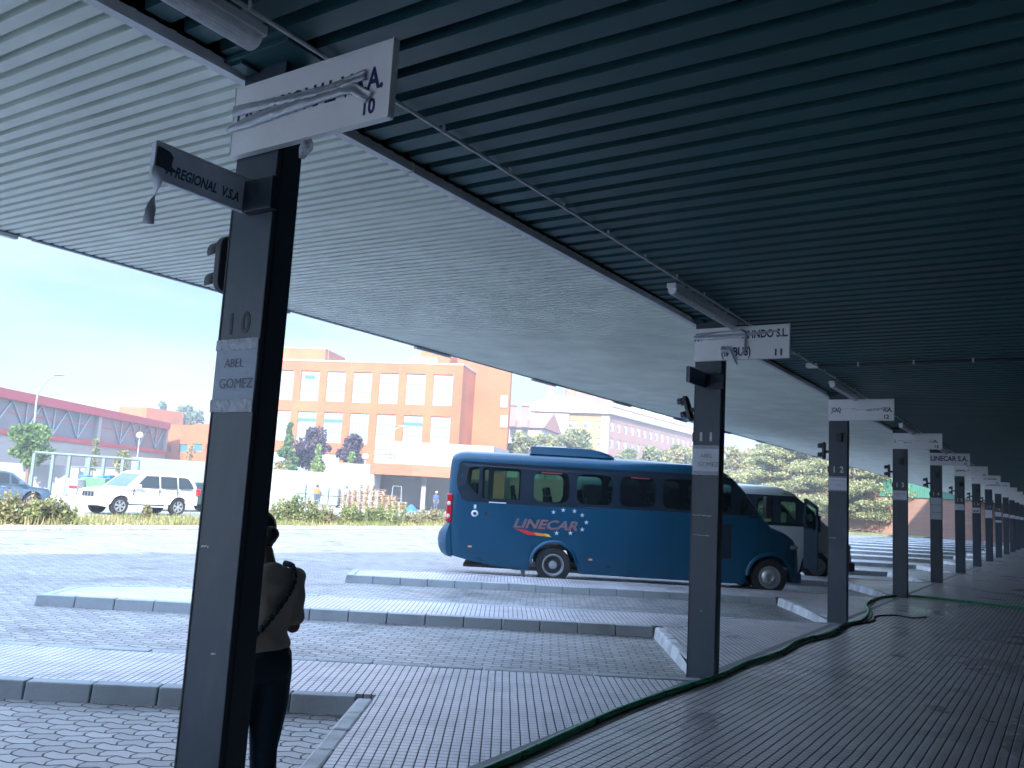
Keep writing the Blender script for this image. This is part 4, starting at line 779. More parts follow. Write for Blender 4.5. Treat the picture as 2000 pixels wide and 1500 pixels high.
# ------------------------------------------------------------------ cars beyond the planted strip, parked along the row direction
def car(name, label, al, lat, paint, low, up, wheels, wheel_r, glassp, wd=1.86, facing=1, arch_r=None, tumble=.22, trim=None, lights=True):
    """profile in metres along the car (0 = tail, L = nose) and above the ground; facing +1 nose towards -D"""
    L_ = max(p[0] for p in low); o0 = P(lat, al, G); root = empty(name, o0, label, 'car', 'cars parked beyond the planted strip')
    def T(v): return o0 - D * (v.x - L_ / 2) + RR * v.y + Vector((0, 0, v.z)) if facing == 1 else o0 + D * (v.x - L_ / 2) + RR * v.y + Vector((0, 0, v.z))
    belt = up[0][1]; hw = wd / 2
    def yy(z, x): e = min(x, L_ - x); pinch = max(0, .5 - e) ** 2 * .5; return hw - pinch - (.03 if z < .45 else 0) - max(0, z - belt) * tumble
    # arch cut outline
    ar = arch_r or wheel_r + .07; outl = []
    bz = low[0][1]
    lowp = list(low)   # runs along the top, from tail bottom to nose bottom; the sill closes it with the arches
    sill = []
    for wx in sorted(wheels, reverse=True):
        for k in range(11): a = math.pi * k / 10; sill.append((wx + ar * math.cos(a), max(bz, wheel_r + ar * math.sin(a))))
    outl = lowp + sill
    ys = [(-1, 0), (-.92, .0), (0, 0), (.92, 0), (1, 0)]
    vs = []; n_ = len(outl); mb = MB()
    for sgn in (1, -1):
        mb.poly(outl, f=lambda a, b: T(Vector((a, sgn * yy(b, a), b))))
        # inner ring for a soft shoulder
    for i in range(n_):
        a, b = outl[i], outl[(i + 1) % n_]
        mb.add([T(Vector((p[0], s_ * yy(p[1], p[0]), p[1]))) for p in (a, b) for s_ in (1, -1)], [(0, 1, 3, 2)])
    mb.build('body', paint, root, bevel=.035, smooth=True, segs=3)
    gh = MB()
    n2 = len(up)
    for sgn in (1, -1): gh.poly(up, f=lambda a, b: T(Vector((a, sgn * (yy(b, a) - .012), b))))
    for i in range(n2):
        a, b = up[i], up[(i + 1) % n2]; gh.add([T(Vector((p[0], s_ * (yy(p[1], p[0]) - .012), p[1]))) for p in (a, b) for s_ in (1, -1)], [(0, 1, 3, 2)])
    gh.build('cabin', paint, root, bevel=.03, smooth=True, segs=3)
    gm = M['carglass']
    for pn in glassp:
        for sgn in (1, -1):
            mb = MB(); mb.poly(pn, f=lambda a, b: T(Vector((a, sgn * (yy(b, a) + .001), b)))); mb.build('side_window', gm, root)
    # screens: front (last segment of up going down) and rear
    def screen(p, q, nm, k0=.08, k1=.92):
        a = (p[0] + (q[0] - p[0]) * k0, p[1] + (q[1] - p[1]) * k0); b = (p[0] + (q[0] - p[0]) * k1, p[1] + (q[1] - p[1]) * k1); nx, nz_ = -(q[1] - p[1]), q[0] - p[0]; l = math.hypot(nx, nz_); nx, nz_ = nx / l * .008, nz_ / l * .008
        if nz_ < 0: nx, nz_ = -nx, -nz_
        mb = MB(); mb.add([T(Vector((p_[0] + nx, s_ * (yy(p_[1], p_[0]) - .09), p_[1] + nz_))) for p_ in (a, b) for s_ in (1, -1)], [(0, 1, 3, 2)]); mb.build(nm, gm, root)
    ups = up
    screen(ups[1], ups[2], 'rear_window'); screen(ups[-2], ups[-1], 'windscreen')
    for wx in wheels:
        for s_ in (1, -1): wheel('wheel', root, T, wx, s_ * (hw - .04), wheel_r, wheel_r, .24, s_, 'alloy')
    mb = MB()
    for wx in wheels: mb.box(wx - ar, wx + ar, -hw + .25, hw - .25, bz, bz + .5)
    mb.v = [tuple(T(Vector(v))) for v in mb.v]; mb.build('underbody', M['black'], root)
    return root, T, yy, L_
M['carglass'] = mat('car_glass', (.03, .045, .055), .06, spec=.8)
M['suv_white'] = mat('white_paint', (.66, .66, .67), .25, coat=.5, var=.02); M['suv_blue'] = mat('slate_paint', (.07, .115, .17), .25, coat=.6, var=.03); M['dark_green'] = mat('green_paint', (.02, .06, .045), .3)
# white estate 4x4, nose to the left in view (towards -D)
low = [(.02, .48), (0, .75), (.03, 1.02), (.06, 1.15), (3.55, 1.15), (3.7, 1.13), (4.45, 1.06), (4.68, 1.00), (4.76, .86), (4.80, .60), (4.74, .40), (4.5, .34)]
up_ = [(.05, 1.13), (.10, 1.30), (.42, 1.80), (.75, 1.86), (2.6, 1.87), (2.85, 1.83), (3.68, 1.13)]
gl = [[(.34, 1.22), (.40, 1.40), (.58, 1.64), (.72, 1.69), (1.12, 1.70), (1.12, 1.20), (.45, 1.19)], [(1.20, 1.19), (1.20, 1.70), (2.02, 1.71), (2.02, 1.19)], [(2.10, 1.19), (2.10, 1.71), (2.72, 1.70), (3.25, 1.20)]]
c4, T, yy, L4 = car('white_estate_car', 'white four wheel drive estate car parked left of the nearest column', 14.75, -31.2, M['suv_white'], low, up_, (1.05, 3.85), .385, gl, facing=1)
def cbox(root, T, nm, m, x0, x1, y0, y1, z0, z1, bv=.01):
    mb = MB(); mb.box(x0, x1, y0, y1, z0, z1); mb.v = [tuple(T(Vector(v))) for v in mb.v]; return mb.build(nm, m, root, bevel=bv)
cbox(c4, T, 'grille', M['chrome'], 4.70, 4.79, -.45, .45, .72, .96); cbox(c4, T, 'number_plate', M['white_board'], 4.79, 4.815, -.26, .26, .52, .63, .002); cbox(c4, T, 'number_plate', M['white_board'], -.02, .005, -.26, .26, .75, .86, .002)
for k in range(4): cbox(c4, T, 'grille_slot', M['black'], 4.785, 4.80, -.40 + k * .22, -.28 + k * .22, .74, .94, .002)
for s_ in (1, -1):
    cbox(c4, T, 'headlight', M['lens_clear'], 4.42, 4.72, *sorted((s_ * .50, s_ * .885)), .80, .96, .03); cbox(c4, T, 'tail_light', M['tail_red'], -.02, .16, *sorted((s_ * .74, s_ * .935)), .92, 1.22, .02)
    cbox(c4, T, 'mirror', M['suv_white'], 3.08, 3.26, *sorted((s_ * .90, s_ * 1.12)), 1.14, 1.32, .03); cbox(c4, T, 'running_board', M['galv'], 1.6, 3.3, *sorted((s_ * .78, s_ * .96)), .36, .42, .01)
    for x in (1.5, 2.4): cbox(c4, T, 'door_handle', M['suv_white'], x, x + .18, *sorted((s_ * .91, s_ * .955)), .98, 1.02, .008)
    for x in (1.16, 2.06, 3.30): cbox(c4, T, 'door_gap', M['black'], x - .006, x + .006, *sorted((s_ * .88, s_ * .9315)), .50, 1.14, 0)
    cbox(c4, T, 'fog_light', M['lens_clear'], 4.66, 4.78, *sorted((s_ * .55, s_ * .72)), .50, .56, .01); cbox(c4, T, 'roof_rail', M['galv'], .8, 2.5, *sorted((s_ * .66, s_ * .70)), 1.88, 1.91, .01)
low = [(.02, .40), (0, .70), (.05, .98), (.20, 1.06), (.5, 1.04), (3.4, .98), (4.3, .88), (4.5, .66), (4.55, .4), (4.4, .3)]
up_ = [(.30, 1.03), (.34, 1.10), (1.25, 1.50), (1.9, 1.60), (2.5, 1.57), (2.8, 1.50), (3.55, .97)]
gl = [[(.75, 1.12), (1.35, 1.42), (1.72, 1.49), (1.72, 1.08)], [(1.80, 1.08), (1.80, 1.50), (2.45, 1.50), (2.62, 1.46), (2.62, 1.06)], [(2.70, 1.06), (2.70, 1.45), (3.2, 1.05)]]
c5, T, yy, L5 = car('slate_blue_suv', 'slate blue coupe style SUV at the left picture edge', 10.35, -35.2, M['suv_blue'], low, up_, (.85, 3.65), .36, gl, facing=-1)
for s_ in (1, -1):
    cbox(c5, T, 'tail_light', M['tail_red'], -.02, .20, *sorted((s_ * .62, s_ * .90)), .90, 1.0, .02); cbox(c5, T, 'sill_trim', M['galv'], 1.4, 3.1, *sorted((s_ * .88, s_ * .925)), .40, .43, .004); cbox(c5, T, 'mirror', M['suv_blue'], 3.0, 3.16, *sorted((s_ * .88, s_ * 1.06)), 1.02, 1.16, .03)
    for x in (1.35, 2.3): cbox(c5, T, 'door_handle', M['chrome'], x, x + .18, *sorted((s_ * .88, s_ * .94)), .90, .93, .006)
    for x in (1.76, 2.66): cbox(c5, T, 'door_gap', M['black'], x - .006, x + .006, *sorted((s_ * .86, s_ * .9315)), .45, 1.0, 0)
low = [(.02, .40), (0, .7), (.1, 1.0), (3.2, 1.0), (4.1, .85), (4.25, .6), (4.25, .35)]
up_ = [(.12, .98), (.2, 1.1), (.55, 1.45), (1.2, 1.52), (2.3, 1.50), (3.2, .98)]
car('dark_green_car', 'dark green hatchback mostly hidden behind the white estate and the nearest column', 20.4, -35.5, M['dark_green'], low, up_, (.8, 3.4), .32, [[(.6, 1.06), (.75, 1.38), (1.4, 1.42), (1.4, 1.06)], [(1.5, 1.06), (1.5, 1.42), (2.2, 1.41), (2.85, 1.05)]], facing=1)
# ------------------------------------------------------------------ far side of the yard
def hit(px, py, A, B):                     # sight line against the vertical plane through A and B -> (distance along AB, height)
    q = W(px, py, 1) - Vector((0, 0, H)); t = (B - A).normalized(); n = Vector((-t.y, t.x, 0)); k = (A - Vector((0, 0, H))).dot(n) / q.dot(n); p = Vector((0, 0, H)) + q * k
    return (p - A).dot(t), p.z
def gnd(px, Y): p = W(px, 950, Y); return Vector((p.x, Y, 0))
def plane(A, B, out=0.0):
    t = (B - A).normalized(); n = Vector((t.y, -t.x, 0))   # towards the viewer when A is left of B
    return lambda s, z, o=0.0: A + t * s + n * (o + out) + Vector((0, 0, z))
def block(name, m, parent, A, B, depth, z0, z1, holes=(), recess=.18):
    """a wall block with its front from A to B, window openings cut out of the front"""
    f = plane(A, B); L_ = (B - A).length; mb = MB(); hs = [[(a, c), (b, c), (b, d), (a, d)] for a, b, c, d in holes]
    mb.poly([(0, z0), (L_, z0), (L_, z1), (0, z1)], hs, lambda a, b: f(a, b))
    for a, b, c, d in holes:
        mb.add([f(a, c), f(b, c), f(b, d), f(a, d), f(a, c, -recess), f(b, c, -recess), f(b, d, -recess), f(a, d, -recess)], [(0, 1, 5, 4), (1, 2, 6, 5), (2, 3, 7, 6), (3, 0, 4, 7)])
    mb.add([f(0, z0), f(L_, z0), f(L_, z1), f(0, z1), f(0, z0, -depth), f(L_, z0, -depth), f(L_, z1, -depth), f(0, z1, -depth)], [(1, 5, 6, 2), (4, 7, 6, 5), (0, 3, 7, 4), (3, 2, 6, 7)])
    return mb.build(name, m, parent, fix=False), f
M['orange'] = brickmat('orange_brick', (.36, .082, .022), (.40, .098, .028), (.33, .13, .05), sc=2)
M['cap'] = mat('parapet_cap', (.36, .35, .34), .6); M['frame_grey'] = mat('window_frame', (.16, .18, .18), .5)
M['blind'] = mat('white_blind', (.24, .28, .31), .4, var=.12, vscale=1.5); M['spandrel'] = mat('green_spandrel', (.21, .27, .19), .4, var=.06); M['bluegl'] = mat('blue_glass', (.05, .16, .20), .1, spec=.8)
def school_window(root, f, a, b, c, d, idx):
    w_ = b - a; h_ = d - c; mb = MB(); o = -.17
    def bar(a0, a1, z0, z1, dd=.05): mb.fbox(lambda x, y, z: f(x, z, y), a0, a1, o, o + dd, z0, z1)
    for k in range(7): x = a + w_ * k / 6; bar(x - .035, x + .035, c + .05, d - .05, .049)
    bar(a - .0, b + .0, c, c + .06); bar(a, b, d - .06, d); bar(a + .001, b - .001, c + h_ * .35, c + h_ * .35 + .05, .055); bar(a + .001, b - .001, c + h_ * .66, c + h_ * .66 + .05, .055)
    wf = mb.build('window', M['frame_grey'], root)
    for nm, z0, z1, m in (('lower_pane', 0, .35, 'blind'), ('spandrel', .35, .66, 'spandrel'), ('upper_pane', .66, 1, 'blind')):
        mb = MB(); mb.fbox(lambda x, y, z: f(x, z, y), a, b, o - .03, o + .012, c + h_ * z0 + .001, c + h_ * z1 - .001); mb.build(nm, M[m], wf)
    if idx in (1, 9, 10, 13):
        mb = MB(); z0 = .74 if idx == 1 else .69; k0, k1 = (.2, .72) if idx == 1 else (.02, .98); mb.fbox(lambda x, y, z: f(x, z, y), a + w_ * k0, a + w_ * k1, o + .056, o + .062, c + h_ * z0, c + h_ * (z0 + .11 if idx == 1 else z0 + .08)); mb.build('open_pane', M['bluegl'], wf)
ob = empty('brick_school_building', (0, 97, G), 'large orange brick building with two rows of tall pale windows behind the yard', 'building')
A = gnd(425, 100.6); B = gnd(890, 95); 
t0, zt = hit(890, 713, A, B); _, zw1 = hit(865, 731.5, A, B); _, zw0 = hit(865, 792.5, A, B); _, zv1 = hit(858, 813.2, A, B); vh = zw1 - zw0
sL, _ = hit(845.5, 760, A, B); sR, _ = hit(884, 760, A, B); s2, _ = hit(586.5, 755, A, B); pitch = (sL - s2) / 5; ww = sR - sL
holes = []
for r_ in range(3):
    z1 = zw1 - r_ * (zw1 - zv1); z0 = z1 - vh
    for k in range(8): holes.append((sL - pitch * k, sL - pitch * k + ww, z0, z1))
o, f = block('wall', M['orange'], ob, A, B, 14, G, zt, holes)
for i, h_ in enumerate(holes):
    if i < 16: school_window(ob, f, *h_, (8 - i % 8) - 2 + (8 if i >= 8 else 0))
    else: mb = MB(); mb.fbox(lambda x, y, z: f(x, z, y), h_[0], h_[1], -.2, -.15, h_[2], h_[3]); mb.build('window', M['blind'], ob)
LL = (B - A).length
mb = MB(); mb.fbox(lambda x, y, z: f(x, z, y), -.1, LL + .06, -14, .06, zt + .002, zt + .16); mb.build('parapet', M['cap'], ob)
mb = MB()
for s_ in (hit(687, 712, A, B)[0], hit(782, 712, A, B)[0]): mb = MB(); mb.fbox(lambda x, y, z: f(x, z, y), s_ - .02, s_ + .02, .004, .03, zw1 + .3, zt - .05); mb.build('expansion_joint', M['frame_grey'], ob)
mb = MB(); mb.fbox(lambda x, y, z: f(x, z, y), hit(885, 740, A, B)[0], hit(885, 740, A, B)[0] + .06, .004, .06, zw0, zw1 + .3); mb.build('downpipe', M['frame_grey'], ob)
# penthouses
pA = gnd(425, 106); pB = gnd(613, 104); _, z_ = hit(610, 681, pA, pB); block('penthouse', M['orange'], ob, pA, pB, 7, zt - 1, z_)
pf = plane(pA, pB); mb = MB(); mb.fbox(lambda x, y, z: pf(x, z, y), -.1, (pB - pA).length + .05, -7, .05, z_ + .002, z_ + .12); mb.build('parapet', M['cap'], ob)
pA = gnd(803, 104); pB = gnd(862, 103); _, z_ = hit(830, 686, pA, pB); block('penthouse', M['orange'], ob, pA, pB, 6, zt - 1, z_)
pA = gnd(878, 101); pB = gnd(985, 100.9); _, z_ = hit(990, 728, pA, pB); o, pf = block('tall_wing', M['orange'], ob, pA + Vector((0, 0, 0)), pB, 12, G, z_ + 1.6)
# wing side windows at the right edge
for (y0, y1) in ((772, 797), (811, 836)):
    a_, z1 = hit(978, y0, pA, pB); b_, z0 = hit(991, y1, pA, pB); mb = MB(); mb.fbox(lambda x, y, z: pf(x, z, y), a_, b_, .01, .12, z0, z1); w0 = mb.build('window', M['frame_grey'], ob)
    mb = MB(); mb.fbox(lambda x, y, z: pf(x, z, y), a_ + .08, b_ - .08, .125, .14, z0 + .08, z1 - .08); mb.build('pane', M['blind'], w0)
p = W(800, 712, 97); q = W(853, 698, 97)
ac = empty('rooftop_air_unit', (p.x + 1, 98, zt), 'long pale air conditioning unit on the flat roof of the orange building', 'air unit')
mb = MB(); mb.box(W(812, 711, 98).x, q.x, 97.3, 99, zt + .2, zt + 1.05); mb.build('casing', M['cap'], ac, bevel=.03)
mb = MB(); mb.box(W(815, 711, 98).x, q.x - .5, 97.26, 97.29, zt + .28, zt + .95); mb.build('grille', mat('grille_grey', (.33, .34, .34), .6), ac)
mb = MB(); mb.lathe([(0, .42), (.3, .42), (.3, .36), (.25, .1), (.25, 0)], (W(806, 711, 98).x, 97.9, zt + .62), (0, -1, 0), 20); mb.build('fan', M['cap'], ac, smooth=True)
p = W(640, 711, 100); an = empty('roof_antenna', (p.x, 100, zt), 'thin television antenna on the roof of the orange building', 'antenna')
mb = MB(); mb.tube([(p.x, 100, zt), (p.x, 100, zt + 2.2)], .03, 5); mb.build('mast', M['frame_grey'], an); mb = MB(); mb.tube([(p.x - .5, 100, zt + 2.0), (p.x + .6, 100, zt + 2.15)], .02, 5); mb.tube([(p.x - .3, 99.8, zt + 2.04), (p.x - .3, 100.2, zt + 2.04)], .02, 5); mb.build('dipole', M['frame_grey'], an)

# small orange annexe left of the column, sports hall
sb = empty('small_brick_annexe', gnd(360, 112), 'low orange brick annexe with small square windows left of the nearest column', 'building')
A = gnd(310, 114); B = gnd(375, 112); _, z1 = hit(340, 829, A, B); hs = []
hl = [(316, 333, 866, 883), (350, 365, 867, 884)]
for (a, b, y1, y0) in hl: s0, zz1 = hit(a, y1, A, B); s1, zz0 = hit(b, y0, A, B); hs.append((s0, s1, zz0, zz1))
o, f = block('wall', M['orange'], sb, A, B, 9, G, z1, hs)
for h_ in hs: mb = MB(); mb.fbox(lambda x, y, z: f(x, z, y), h_[0] + .1, h_[1] - .1, -.17, -.12, h_[2] + .1, h_[3] - .1); w0 = mb.build('window', M['bluegl'], sb); mb = MB(); mb.fbox(lambda x, y, z: f(x, z, y), h_[0], h_[1], -.2, -.175, h_[2], h_[3]); mb.build('frame', M['cap'], w0)
A2 = gnd(368, 110.5); B2 = gnd(440, 109); _, z2 = hit(380, 827, A2, B2); hs = []
for (a, b, y1, y0) in [(377, 394, 866, 882), (403, 420, 868, 884)]: s0, zz1 = hit(a, y1, A2, B2); s1, zz0 = hit(b, y0, A2, B2); hs.append((s0, s1, zz0, zz1))
o, f = block('wall', M['orange'], sb, A2, B2, 10, G, z2, hs)
for h_ in hs: mb = MB(); mb.fbox(lambda x, y, z: f(x, z, y), h_[0] + .1, h_[1] - .1, -.17, -.12, h_[2] + .1, h_[3] - .1); w0 = mb.build('window', M['bluegl'], sb); mb = MB(); mb.fbox(lambda x, y, z: f(x, z, y), h_[0], h_[1], -.2, -.175, h_[2], h_[3]); mb.build('frame', M['cap'], w0)
A3 = gnd(215, 128); B3 = gnd(270, 126); _, z3 = hit(268, 795, A3, B3); block('upper_storey', M['orange'], sb, A3, B3, 7.6, G, z3)
far_b = empty('round_balcony_tower', gnd(425, 150), 'slim brick tower with round balconies just left of the nearest column', 'building')
c0 = gnd(424, 150); _, zt3 = hit(410, 768, gnd(400, 150), gnd(440, 150))
mb = MB(); mb.lathe([(G, 1.9), (zt3 + 1, 1.9), (zt3 + 1, 0)], c0, (0, 0, 1), 20); mb.build('wall', M['orange'], far_b, smooth=True)
for k in range(5): mb = MB(); z_ = zt3 - 2.9 * k; mb.lathe([(z_ - 1.2, 1.95), (z_ - 1.2, 2.5), (z_, 2.5), (z_, 2.4), (z_ - 1.0, 2.4)], c0, (0, 0, 1), 20); mb.build('balcony', M['cap'], far_b, smooth=True)

hall = empty('sports_hall', gnd(150, 95), 'long hall with dark glazed front, white bracing and red trim at the left', 'building')
A = gnd(-75, 70.5); Bq = gnd(0, 78); B = gnd(316, 110)
t_ = (B - A).normalized(); f = plane(A, B); LL = (B - A).length
s0, zt0 = hit(0, 760, A, B); s1, zt1 = hit(312, 820, A, B); _, zb0 = hit(0, 845, A, B); _, zg0 = hit(0, 772, A, B)
zt_ = (zt0 + zt1) / 2; M['hall_red'] = mat('red_trim', (.36, .045, .06), .5); M['hall_glass'] = mat('hall_glazing', (.12, .155, .18), .22, var=.12, vscale=.3); M['hall_wall'] = mat('hall_concrete', (.27, .26, .25), .8, var=.08, vscale=.5)
FB_ = lambda x, y, z: f(x, z, y)
mb = MB(); mb.fbox(FB_, 0, LL, -18, -.25, zb0 + .3, zt_ - .6); mb.build('glazing', M['hall_glass'], hall)
mb = MB(); mb.fbox(FB_, 0, LL + .1, -18, .25, zt_ - .85, zt_); mb.build('roof_trim', M['hall_red'], hall)
mb = MB(); mb.fbox(FB_, 0, LL + .1, -18.1, .15, zb0 - .1, zb0 + .32); mb.build('sill_trim', M['hall_red'], hall)
mb = MB(); mb.fbox(FB_, 0, LL, -18, 0, G, zb0 - .1); mb.build('base_wall', M['hall_wall'], hall)
mb = MB(); mb.fbox(FB_, 0, LL, -.248, -.20, (zb0 + zt_) / 2 - .04, (zb0 + zt_) / 2 + .06); mb.build('mid_rail', M['hall_red'], hall)
sp_, _ = hit(192, 850, A, B)
for s_ in (sp_, LL - .2): mb = MB(); mb.fbox(FB_, s_ - .35, s_ + .35, -.3, .06, zb0 + .33, zt_ - .86); mb.build('pier', M['hall_wall'], hall)
n = 0; s_ = 1.0
M['hall_truss'] = mat('white_bracing', (.26, .30, .33), .5)
while s_ < LL - 5:
    if not (s_ < sp_ < s_ + 4.6):
        za, zb = zb0 + .4, zt_ - .9
        for (p, q) in (((s_, zb), (s_ + 2.3, za)), ((s_ + 2.3, za), (s_ + 4.6, zb)), ((s_ + 2.3, za), (s_ + 2.3, zb))):
            mb = MB(); mb.tube([f(p[0], p[1], -.16), f(q[0], q[1], -.16)], .075, 6); mb.build('brace', M['hall_truss'], hall)
    s_ += 4.75

# pre-cast white building with brown canopy
wb = empty('precast_building', gnd(800, 78), 'white pre-cast building with a brown timber canopy band behind the pallets', 'building')
M['precast'] = mat('precast_panel', (.23, .235, .24), .7, var=.10, vscale=.4, dirt=.2, dscale=.6, dcol=(.17, .175, .18)); M['timber'] = mat('timber_band', (.27, .11, .055), .6, var=.2, vscale=2, stretch=(.5, .5, 6)); M['grey_wall'] = mat('grey_wall', (.20, .215, .225), .8, var=.08, vscale=.4)
A = gnd(727, 78); B = gnd(960, 77); C_ = gnd(990, 82)
_, za = hit(840, 865, A, B); _, zb = hit(760, 906, A, B)
block('upper_wall', M['precast'], wb, A, B, 10, zb, za); block('side_wall', M['precast'], wb, B, C_, 5, zb, za - .05)
f = plane(A, B); LL = (B - A).length; mb = MB()
for k in range(1, 5): mb = MB(); mb.fbox(lambda x, y, z: f(x, z, y), LL * k / 5 - .01, LL * k / 5 + .01, .002, .006, zb + .05, za - .05); mb.build('panel_joint', M['grey_wall'], wb)
cA = gnd(720, 76.5); cB = gnd(802, 74.5); cC = gnd(960, 75.5); _, z1 = hit(760, 905.5, cA, cB); _, z0 = hit(760, 927, cA, cB)
mb = MB(); pts = [cA, cB, cC, cC + Vector((0, 6, 0)), cA + Vector((0, 6, 0))]; mb.prism([(p.x, p.y) for p in pts], z0, z1); mb.build('canopy', M['timber'], wb)
A = gnd(648, 79.5); B = gnd(742, 79); _, z_ = hit(690, 903.5, A, B); block('left_wall', M['precast'], wb, A, B, 4, G, min(z_, z0 + .9))
A = gnd(741, 80.2); B = gnd(960, 80); block('back_wall', M['grey_wall'], wb, A, B, 3, G, z0)
for px in (828,): p = gnd(px, 76.2); mb = MB(); mb.box(p.x - .2, p.x + .2, 76, 76.4, G, z0 - .002); mb.build('pillar', M['precast'], wb)
rl = empty('wall_railing', gnd(745, 77.6), 'thin metal railing standing at the left end of the white upper wall', 'railing')
for k, (y) in enumerate((869, 880, 886, 895)): a = W(729, y, 77.4); b = W(762 if k < 1 else 770, y + 1.2, 77.4); mb = MB(); mb.tube([a, b], .022, 5); mb.build('rail', M['frame_grey'], rl)
for px in (762, 770): mb = MB(); mb.tube([W(px, 869 if px == 762 else 880, 77.4), W(px, 903, 77.4)], .025, 5); mb.build('post', M['frame_grey'], rl)

def wall(name, lab, p0, p1, Y0, Y1, ytop, m, cat='wall', h=None, th=.25):
    A, B = gnd(p0, Y0), gnd(p1, Y1); z_ = h if h else hit((p0 + p1) / 2, ytop, A, B)[1]; o, f = block(name, m, None, A, B, th, G, z_); tag(o, lab, cat); return f, (B - A).length, z_
wall('concrete_wall', 'grey concrete yard wall between the conifers and the wrapped pallets', 470, 650, 80, 81, 918, M['grey_wall'])
wall('concrete_wall', 'pale grey concrete wall behind the white estate car', 252, 470, 74, 79, 899, M['grey_wall'])
wall('low_white_wall', 'low white wall behind the slate blue car at the far left', -60, 150, 66, 66, 905, M['precast'])
wall('low_white_wall', 'low pale wall behind the steel frame with the blue crates', 150, 256, 70, 72, 915, M['precast'])

# steel pergola frame, crates, skip
pg = empty('steel_frame', gnd(150, 60), 'open green grey steel frame standing in the yard behind the cars', 'frame')
M['steel_green'] = mat('frame_paint', (.12, .16, .155), .5)
fr_pts = [(68, 885), (105, 888), (137, 890), (176, 893), (204, 895), (241, 897)]
tops = [W(px, py, 60) for px, py in fr_pts]
for p in tops: mb = MB(); mb.box(p.x - .10, p.x + .10, 59.9, 60.1, G, p.z); mb.build('post', M['steel_green'], pg)
mb = MB(); mb.tube([p + Vector((0, -.0, .06)) for p in tops], .10, 4); mb.build('top_beam', M['steel_green'], pg)
mb = MB(); mb.tube([W(140, 912, 60), W(241, 915, 60)], .05, 4); mb.build('mid_beam', M['steel_green'], pg)
mb = MB(); mb.tube([tops[0] + Vector((0, 2.5, .06)), tops[-1] + Vector((0, 2.5, .06))], .09, 4); mb.build('rear_beam', M['steel_green'], pg)
for p in (tops[0], tops[2], tops[-1]): mb = MB(); mb.box(p.x - .09, p.x + .09, 62.4, 62.6, G, p.z); mb.build('post', M['steel_green'], pg)
def crate(name, lab, px0, px1, py0, py1, Y, m, depth=1.0, cat='crate', group=None):
    a = W(px0, py1, Y); b = W(px1, py0, Y); r0 = empty(name, (a.x, Y, G), lab, cat, group)
    mb = MB(); mb.box(a.x, b.x, Y, Y + depth, a.z, b.z); mb.build('body', m, r0, bevel=.03); mb = MB(); mb.box(a.x - .03, b.x + .03, Y - .03, Y + depth + .03, b.z - .12, b.z - .05); mb.build('rim', m, r0, bevel=.01); return r0
M['blue_pl'] = mat('blue_plastic', (.01, .12, .42), .4); M['green_pl'] = mat('green_skip', (.08, .20, .11), .5, var=.2)
crate('green_skip', 'long green skip behind the bonnet of the white estate car', 153, 206, 934, 975, 57, M['green_pl'], 1.6, 'skip')
crate('blue_crate', 'blue crate on the left end of the green skip', 154, 170, 928.5, 934, 57.3, M['blue_pl'], .8, group='blue crates on the skip')
crate('blue_crate', 'blue crate in the middle of the green skip', 190, 202, 930, 936, 57.5, M['blue_pl'], .8, group='blue crates on the skip')
crate('blue_crate', 'taller blue crate at the right end of the green skip', 205, 215, 928, 937, 57.8, M['blue_pl'], .8, group='blue crates on the skip')
crate('white_bag', 'white builder bag behind the slate blue car', 127, 152, 935, 965, 56, M['cap'], 1.2, 'bag'); crate('red_barrier', 'small red and white barrier between the two cars', 134, 146, 948, 954, 54, M['tail_red'], .3, 'barrier')

# yard: pallets, wrapped loads, tarp, trestles
M['pallet'] = mat('pallet_wood', (.22, .13, .065), .8, var=.4, vscale=3); M['pallet2'] = mat('pallet_wood_pale', (.30, .22, .14), .8, var=.3, vscale=3)
def pallet(c, rz, m, parent=None):
    Mx = Matrix.Translation(c) @ Matrix.Rotation(rz, 4, 'Z'); mb = MB()
    for i in range(6): mb.box(-.6, .6, -.4 + i * .135, -.4 + i * .135 + .10, .122, .144, Mx)
    for y in (-.4, -.05, .30): mb.box(-.6, .6, y, y + .1, 0, .022, Mx); mb.box(-.6, .6, y, y + .1, .1, .12, Mx)
    for y in (-.4, -.05, .30):
        for x in (-.6, -.07, .46): mb.box(x, x + .14, y + .002, y + .098, .0225, .0995, Mx)
    return mb
words = ['bottom', 'second', 'third', 'fourth', 'fifth', 'sixth', 'seventh', 'eighth', 'ninth', 'tenth', 'eleventh', 'twelfth', 'topmost']
def pstack(px, Y, n, nm):
    p = gnd(px, Y)
    for i in range(n):
        c = Vector((p.x + random.uniform(-.06, .06), Y + random.uniform(-.05, .05), G + .005 + .150 * i)); o = pallet(c, random.uniform(-.12, .12), random.choice((M['pallet'], M['pallet2']))).build('wooden_pallet', random.choice((M['pallet'], M['pallet2'])))
        tag(o, '%s wooden pallet of the %s' % (words[i] if i < n - 1 else 'topmost', nm), 'pallet', 'wooden pallets stacked in the yard')
pstack(672, 70.3, 9, 'short stack left of the tall pallets'); pstack(694, 70.0, 10, 'middle pallet stack'); pstack(716, 69.6, 13, 'tallest pallet stack'); pstack(740, 69.8, 11, 'stack right of the tallest'); pstack(763, 69.4, 8, 'low stack of broken pallets'); pstack(784, 69.2, 5, 'rightmost low pallet stack')
M['wrap'] = mat('shrink_wrap', (.20, .26, .26), .3, var=.15, vscale=3, bump=.8, bscale=9); M['sack'] = mat('white_sack', (.33, .34, .35), .7, var=.1, bump=.5, bscale=6)
